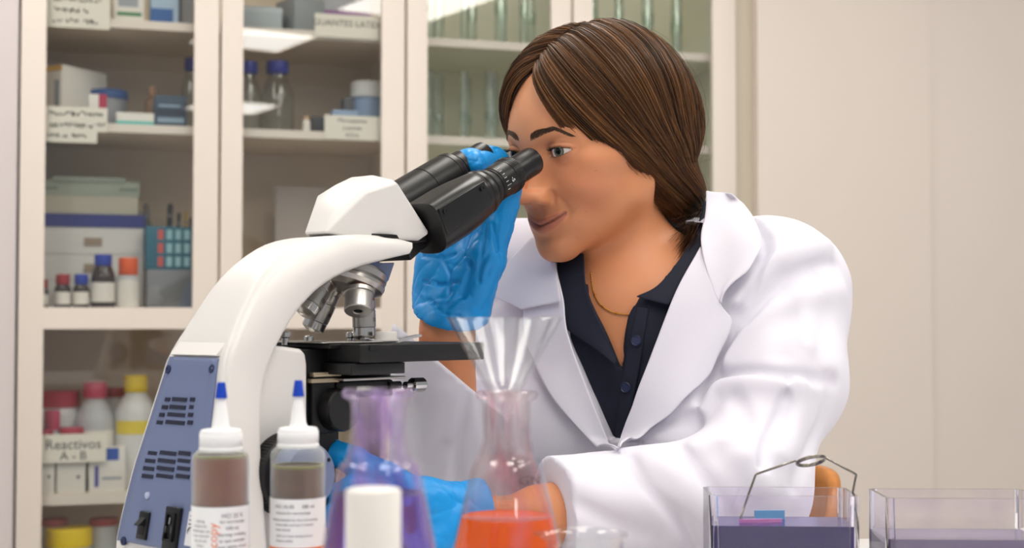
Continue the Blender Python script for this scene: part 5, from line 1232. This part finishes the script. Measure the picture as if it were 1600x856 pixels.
fold([(735, 600), (722, 660), (714, 720), (722, 790)], .0060, .0080); fold([(752, 585), (756, 650), (770, 720)], .008, .0045); fold([(790, 640), (800, 700), (830, 740)], .011, -.0045)
fold([(690, 610), (665, 680), (650, 760)], .012, -.0040); fold([(700, 700), (680, 740), (660, 800)], .007, .0045); fold([(640, 640), (660, 720)], .008, .0030)
fold([(800, 420), (772, 470), (760, 540)], .0075, .0055); fold([(820, 470), (800, 540), (800, 600)], .010, -.0040)
fold([(1000, 640), (1030, 660), (1070, 655)], .010, .0045); fold([(1060, 600), (1080, 560), (1110, 520)], .010, -.0035)
def polyd(p, q):
    d = None
    for a, b in zip(q[:-1], q[1:]): c = cap(p, a, b, 0); d = c if d is None else np.minimum(d, c)
    return d
# the V of the open front: two planes that hold the coat edges and run straight back from the camera side
VB = (963, 709); VL = [(864, 392), (878, 480), (884, 530), (958, 709)]; VR = [(1108, 305), (1108, 349), (1096, 397), (1063, 454), (1025, 554), (991, 647), (968, 709)]
def side(px, py, line):                 # signed horizontal distance in pixels from an edge line, positive to its right
    ys = [q[1] for q in line]; xs = [q[0] for q in line]
    return px - np.interp(py, ys, xs)
def v_open(p):
    """negative inside the open front; the edges are taken where they lie on the chest"""
    q = (p - VO) @ VF                    # coordinates in the chest plane: x right, z up
    X, Y, Z = q[:, 0], q[:, 1], q[:, 2]
    l = X - np.interp(Z, VLc[::-1, 1], VLc[::-1, 0]); r = np.interp(Z, VRc[::-1, 1], VRc[::-1, 0]) - X
    d = -np.minimum(l, r); d = np.maximum(d, VZ0 - Z); return np.maximum(d, -(Y + .150))
def setup_v():
    global VO, VF, VLc, VRc, VZ0
    VO = cast(coat_base, [963], [640])[0]; VF = np.stack([LAT, FWD, UPZ], 1)
    f = lambda l: np.array([(q[0], q[2]) for q in (cast(coat_base, [a for a, b in l], [b for a, b in l]) - VO) @ VF])
    dn = lambda l: [(float(np.interp(y, [q[1] for q in l], [q[0] for q in l])), y) for y in np.linspace(l[0][1], l[-1][1], 15)]
    VLc = f(dn(VL)); VRc = f(dn(VR)); VZ0 = max(VLc[-1, 1], VRc[-1, 1])
    for c in (VLc, VRc): c[:, 1] = np.minimum.accumulate(c[:, 1] - np.arange(len(c)) * 1e-6)
setup_v()
def coat_surf(p):
    d = coat_base(p)
    for q, w, amp in FOLDS:
        lo = q.min(0) - w * 3; hi = q.max(0) + w * 3; m = ((p > lo) & (p < hi)).all(1)
        if m.any(): d[m] += amp * np.exp(-(polyd(p[m], q) / w) ** 2)
    n = vnoise(p * np.array([1, 1, .6]), 15) * .0022 + vnoise(p * np.array([1, .8, 1.3]) + 5, 34) * .0009
    return d + n
def coat_sdf(p):
    d = coat_surf(p)
    d = smax(d, -v_open(p), .002)
    # turned-back openings of the sleeves
    for c, ax, r, o in ((CRR, AXR, .0410, ELR), (CUL, AXL, .0390, ELL)):
        hcut = (p - c) @ (ax + (np.array([.75, .45, 0]) if r > .0405 else 0)); d = smax(d, -np.maximum(-hcut, cap(p, c - ax * .02, c + ax * .13, .072)), .0015)
        d = smax(d, -cap(p, c + ax * (r - .012), c + ax * .10, r), .0015)
    nk = cap(p, NKA - UPZ * .02, NKB, .068, .0635); return smax(d, -nk, .003)
def shirt_sdf(p):
    d = torso(p, .006); d = smin(d, shoulders(p) - .008, .035); d = smin(d, neck(p) - .006, .03)
    q = (p - VO) @ VF; X, Y, Z = q[:, 0], q[:, 1], q[:, 2]
    d = smin(d, smax(cap(p, NKA, NKB, .0655, .0615), plane_c(p) - .004, .002), .010); d = smax(d, plane_c(p) - .004, .002)
    l = X - np.interp(Z, SLc[::-1, 1], SLc[::-1, 0]); r = np.interp(Z, SRc[::-1, 1], SRc[::-1, 0]) - X
    v = np.maximum(-np.minimum(l, r), -(Y + .11)); v = np.maximum(v, SZ0 - Z)
    return smax(d, -v, .002) + vnoise(p, 40) * .0008
def setup_s():
    global SLc, SRc, SZ0
    f = lambda l: np.array([(q[0], q[2]) for q in (cast(bust, [a for a, b in l], [b for a, b in l], 1.3) - VO) @ VF])
    dn = lambda l: [(float(np.interp(y, [q[1] for q in l], [q[0] for q in l])), y) for y in np.linspace(l[0][1], l[-1][1], 15)]
    SLc = f(dn([(917, 398), (920, 463), (942, 506), (970, 572)])); SRc = f(dn([(1095, 321), (1090, 359), (1064, 406), (1028, 449), (994, 468), (981, 506), (974, 572)])); SZ0 = max(SLc[-1, 1], SRc[-1, 1])
    for c in (SLc, SRc): c[:, 1] = np.minimum.accumulate(c[:, 1] - np.arange(len(c)) * 1e-6)
setup_s()
def gradn(fn, p, e=.002): g = np.stack([fn(p + v) - fn(p - v) for v in np.eye(3) * e], -1); return g / (nrm(g)[:, None] + 1e-9)
def strip(name, fn, A, B, m, parent, off=.004, thick=.0018, nu=14, nv=40, lift=0.0, t0=1.15, roll=0.0):
    """a flap of cloth between two edges given as pixel rows, laid on a surface"""
    a = smoothpath([(x, y, 0) for x, y in A], nv)[:, :2]; b = smoothpath([(x, y, 0) for x, y in B], nv)[:, :2]
    u = np.linspace(0, 1, nu)[:, None, None]; q = a[None] * (1 - u) + b[None] * u; q = q.reshape(-1, 2)
    p = cast(fn, q[:, 0], q[:, 1], t0); p = relaxgrid(p, nu, nv, fn(p) > .004); n = gradn(fn, p, .008); uu = np.repeat(np.linspace(0, 1, nu), nv)
    h = off + lift * np.sin(uu * math.pi / 2) ** 2 - roll * np.exp(-(uu / .12) ** 2)
    p = p + n * h[:, None]
    f = [(i * nv + j, i * nv + j + 1, (i + 1) * nv + j + 1, (i + 1) * nv + j) for i in range(nu - 1) for j in range(nv - 1)]
    g = G(); g.add(p, f); o = g.build(name, m, parent, angle=None); s = o.modifiers.new('s', 'SOLIDIFY'); s.thickness = thick; s.offset = 0; sb = o.modifiers.new('d', 'SUBSURF'); sb.levels = sb.render_levels = 1
    return o
def relaxgrid(p, nu, nv, bad):
    p = p.reshape(nu, nv, 3).copy(); D = p[..., 1].copy(); bad = bad.reshape(nu, nv).copy()
    for _ in range(nu + nv):            # rays that slipped past the edge of the cloth take the depth of their neighbours
        if not bad.any(): break
        for i, j in np.argwhere(bad):
            nb = [(a, b) for a, b in ((i - 1, j), (i + 1, j), (i, j - 1), (i, j + 1)) if 0 <= a < nu and 0 <= b < nv and not bad[a, b]]
            if nb: D[i, j] = max(D[a, b] for a, b in nb) + .0015; bad[i, j] = False
    for _ in range(6):
        s = D.copy(); s[1:-1] = (D[:-2] + D[2:] + 2 * D[1:-1]) / 4; t = s.copy(); t[:, 1:-1] = (s[:, :-2] + s[:, 2:] + 2 * s[:, 1:-1]) / 4; D = t
    p = np.where(np.isfinite(p), p, 0); c = CAM + (p - CAM) * ((D - CAM[1]) / (p[..., 1] - CAM[1]))[..., None]
    return c.reshape(-1, 3)
def person():
    V, Q = head_mesh()
    V2, Q2 = sculpt(body_low, (-.22, 1.12, .0), (.62, 1.98, 1.06), .012, 1)
    keep = ~((V2[Q2].mean(1)[:, 2] > .93) & (nrm(V2[Q2].mean(1)[:, :2] - NECK_BASE[:2]) < .16)); Q2 = Q2[keep]
    parts = [(V, Q, skin_col(V)), (V2, Q2, np.tile(SKIN, (len(V2), 1)))]
    for H_ in (HR_, HL_):
        lo, hi = hand_body(H_); Vh, Qh = sculpt(lambda p: H_.sdf(p, -.006), lo, hi, .0065, 1); parts.append((Vh, Qh, np.tile(SKIN * np.array([.92, .84, .78]), (len(Vh), 1))))
    n = 0; VV = []; QQ = []; CC = []
    for v, q, c in parts: VV.append(v); QQ.append(q + n); CC.append(c); n += len(v)
    skin = mat('skin', vcol='col', rough=.46, sss=.2, bump=(900, .10))
    t = mesh('person', np.concatenate(VV), np.concatenate(QQ), skin, None, col=np.concatenate(CC))
    tag(t, 'person with tied back brown hair, white lab coat and blue gloves, looking into the microscope', 'person')
    head_parts(t); hair(t)
    # clothes
    COAT = mat('coat_cotton', 'e0deea', .8, bump=(420, .10)); NAVY = mat('polo_navy', '151a2c', .8, bump=(700, .25)); BTN = mat('button_navy', '2b3350', .3)
    V, Q = sculpt(coat_sdf, (-.20, 1.14, .40), (.58, 2.02, 1.13), .0088, 2); coat = mesh('lab_coat', V, Q, COAT, t)
    V, Q = sculpt(shirt_sdf, (-.08, 1.34, .72), (.42, 1.80, 1.12), .008, 1); shirt = mesh('polo_shirt', V, Q, NAVY, t)
    # her right and left lapels and collar ends, laid on the coat
    strip('lapel', coat_surf, [(872, 420), (884, 470), (890, 520), (920, 608), (950, 680), (963, 710)], [(844, 470), (826, 488), (838, 560), (866, 622), (910, 672), (963, 712)], COAT, coat, off=.0035, lift=.005)
    strip('collar', coat_surf, [(872, 388), (878, 430), (884, 474)], [(838, 383), (776, 454), (828, 488)], COAT, coat, off=.0085, lift=.004, nv=24)
    strip('lapel', coat_surf, [(1094, 388), (1056, 456), (1018, 554), (985, 647), (964, 710)], [(1102, 410), (1122, 472), (1143, 508), (1128, 545), (1075, 620), (1012, 680), (965, 713)], COAT, coat, off=.0035, lift=.006)
    strip('collar', coat_surf, [(1103, 311), (1102, 350), (1093, 394), (1110, 456), (1122, 476)], [(1146, 326), (1172, 348), (1183, 385), (1180, 420), (1128, 480)], COAT, coat, off=.0095, lift=.006, nv=28)
    # polo collar and placket
    strip('shirt_collar', shirt_sdf_base, [(917, 398), (920, 450), (936, 496), (968, 562)], [(880, 398), (880, 450), (884, 505), (930, 540), (966, 568)], NAVY, shirt, off=.006, lift=.004, nv=24, t0=1.25)
    strip('shirt_collar', shirt_sdf_base, [(1095, 321), (1090, 359), (1064, 406), (1028, 449), (994, 466)], [(1112, 325), (1110, 365), (1098, 405), (1070, 450), (1044, 481)], NAVY, shirt, off=.006, lift=.004, nv=24, t0=1.25)
    strip('placket', shirt_sdf_base, [(996, 480), (984, 530), (973, 590), (962, 680)], [(1014, 482), (1006, 535), (996, 600), (978, 690)], NAVY, shirt, off=.002, lift=.0, nv=24, nu=5, t0=1.25)
    for px, py in ((995, 532), (980, 605)):
        p = cast(shirt_sdf_base, [px], [py], 1.25); n_ = gradn(shirt_sdf_base, p)[0]; g = G(); g.lathe([(0, 0), (.0052, 0), (.0055, .0010), (.0048, .0018), (.0042, .0012), (0, .0012)], 24, M=axisM(p[0] + n_ * .0035, n_)); g.build('button', BTN, shirt)
    # necklace
    GOLD = mat('gold_chain', 'd8a24a', .25, metal=1); q = cast(bust, *zip(*smoothpath([(924, 426, 0), (928, 455, 0), (938, 475, 0), (955, 487, 0), (972, 491, 0), (990, 492, 0)], 40)[:, :2]), 1.3); n_ = gradn(bust, q); nk = G(); q = q + n_ * .0012
    for i in range(len(q) - 1): nk.tube([q[i], (q[i] + q[i + 1]) / 2, q[i + 1]], [.0005, .0009, .0005], 6)
    nk = nk.build('necklace', GOLD, t, angle=None)
    for k in (10, 18, 27): g = G(); g.lathe([(0, -.0018), (.0016, 0), (0, .0018)], 10, M=Matrix.Translation(Vector(q[k]))); g.build('bead', GOLD, nk)
    # gloves
    GL = mat('nitrile_blue', '0690dc', .42, bump=(160, .35, (1, 1, .5))); 
    def glove(H_, cut, nrmv, e0, seed, crs):
        def fn(p):
            d = H_.sdf(p, .0030); 
            cd = np.abs((p - cut) @ nrmv + .004); d = d - .0030 * np.exp(-(cd / .010) ** 2)
            pa = p @ nrmv; pp = p - pa[:, None] * nrmv; w1 = vnoise(pp * 75 + (pa * 16)[:, None] * nrmv + seed, 1); w2 = vnoise(pp * 34 + (pa * 95)[:, None] * nrmv + seed * 2, 1); w3 = vnoise(p * 140 + seed, 1)
            d = d + .0010 * (1 - np.abs(w1)) ** 6 + .0006 * (1 - np.abs(w2)) ** 7 + .0003 * w3 - .0003
            for q, w, a in crs: d = d + a * np.exp(-(polyd(p, q) / w) ** 2)
            return smax(d, (p - cut) @ nrmv, .001)
        lo, hi = hand_body(H_); V, Q = sculpt(fn, lo - .012, hi + .012, .0052, 2); return mesh('glove', V, Q, GL, t)
    base = lambda p: HR_.sdf(p, .0018)
    cr = lambda l: cast(base, [a for a, b in l], [b for a, b in l], 1.30)
    crs = [(cr([(738, 345), (732, 380), (736, 420), (722, 462)]), .0032, .0055), (cr([(760, 350), (752, 400), (748, 440)]), .0022, .0022), (cr([(664, 440), (690, 446), (716, 440)]), .0022, .0028), (cr([(660, 462), (690, 474), (720, 470)]), .0024, -.0022),
           (cr([(662, 400), (690, 405), (712, 398)]), .002, .0018), (cr([(700, 480), (730, 455), (760, 400)]), .0024, .0022), (cr([(770, 350), (776, 390), (762, 430)]), .0018, .0018), (cr([(672, 470), (692, 492), (716, 494)]), .0022, .0026), (cr([(690, 400), (705, 430), (702, 460)]), .002, .0018)]
    ax = -AXR; c = P(697, 487, 1.41); c = WRR + AXR * ((c - WRR) @ AXR) - AXR * .002
    nv = ax + LAT * .0 + np.array([-.16, 0, 0]); nv /= nrm(nv); glove(HR_, c, nv, .0285, 1.3, crs)
    ax = -AXL; c = WRL + AXL * .055; glove(HL_, c, ax, .0285, 4.1, [])
    # trousers and shoes, under the bench
    V, Q = sculpt(lambda p: smin(smax(smin(legs(p, .010), torso(p, .008), .04), p[:, 2] - (WA[2] - .05), .01), 10 + 0 * p[:, 0], .01), (-.22, 1.14, .06), (.56, 1.98, .80), .014, 1); mesh('trousers', V, Q, mat('denim', '28324a', .8, bump=(300, .2)), t)
    for k, a in zip(KNEES, ANK):
        V, Q = sculpt(lambda p: smax(smin(cap(p, a - UPZ * .045, a - UPZ * .052 + FWD * .14, .038, .032), cap(p, a, a - UPZ * .04, .042), .02), -(p[:, 2] - .001), .004), a - .2, a + .2, .010, 1); mesh('shoe', V, Q, mat('shoe_white', 'dcdcdc', .5), t)
    return t
def shirt_sdf_base(p): return smin(smin(smin(torso(p, .006), shoulders(p) - .008, .035), neck(p) - .006, .03), smax(cap(p, NKA, NKB, .0655, .0615), plane_c(p) - .004, .002), .010)
person()
# ---------- the chair under the person
def chair():
    a = math.radians(8); o = np.array([HI[0] - .02, HI[1] + .02]); t = thing('chair', 'low backed orange brown plywood chair under the person, behind the violet dish', 'chair', (o[0], o[1], 0), a)
    wood = mat('plywood', 'b9752f', .4, noise=(18, '9a5c22', .7)); fr = mat('frame_grey', '8b8b92', .4, metal=.7); zt = P(1290, 729, 1.80)[2]
    c, s = math.cos(-a), math.sin(-a)
    bx = P(1258, 780, 1.80)[:2] - o; bx = np.array([c * bx[0] - s * bx[1], s * bx[0] + c * bx[1]])
    v = []; f = []; nu, nv = 24, 14
    for i in range(nu + 1):
        th = (i / nu - .5) * 1.35
        for j in range(nv + 1):
            e = abs(2 * i / nu - 1); z1 = zt - .10 * (1 - math.sqrt(max(0, 1 - e ** 2.6))); z0 = zt - .22 + .06 * (1 - math.sqrt(max(0, 1 - e ** 2.6)))
            v.append((bx[0] - .22 + .24 * math.cos(th), bx[1] + .26 * math.sin(th), z0 + (z1 - z0) * j / nv))
    f = [(i * (nv + 1) + j, (i + 1) * (nv + 1) + j, (i + 1) * (nv + 1) + j + 1, i * (nv + 1) + j + 1) for i in range(nu) for j in range(nv)]
    g = G(); g.add(v, f); b = g.build('backrest', wood, t, angle=None); s_ = b.modifiers.new('s', 'SOLIDIFY'); s_.thickness = .014; s_.offset = 0
    zs = HIPS[0][2] - .092; g = G(); g.box((-.21, -.21, zs - .018), (.22, .21, zs), .012); g.build('seat', wood, t)
    for x in (-.18, .19):
        for y in (-.18, .18): g = G(); g.tube([(x * .9, y * .9, zs - .015), (x * 1.05, y * 1.05, .0)], .012, 14); g.build('leg', fr, t)
    for y in (-.13, .13): g = G(); g.tube(smoothpath([(.10, y, zs - .012), (.22, y, zs - .006), (bx[0] - .010, y, zs + .08), (bx[0] - .012, bx[1] + y, zt - .16), (bx[0] - .012, bx[1] + y, zt - .10)], 24), .010, 12); g.build('back_support', fr, t)
chair()
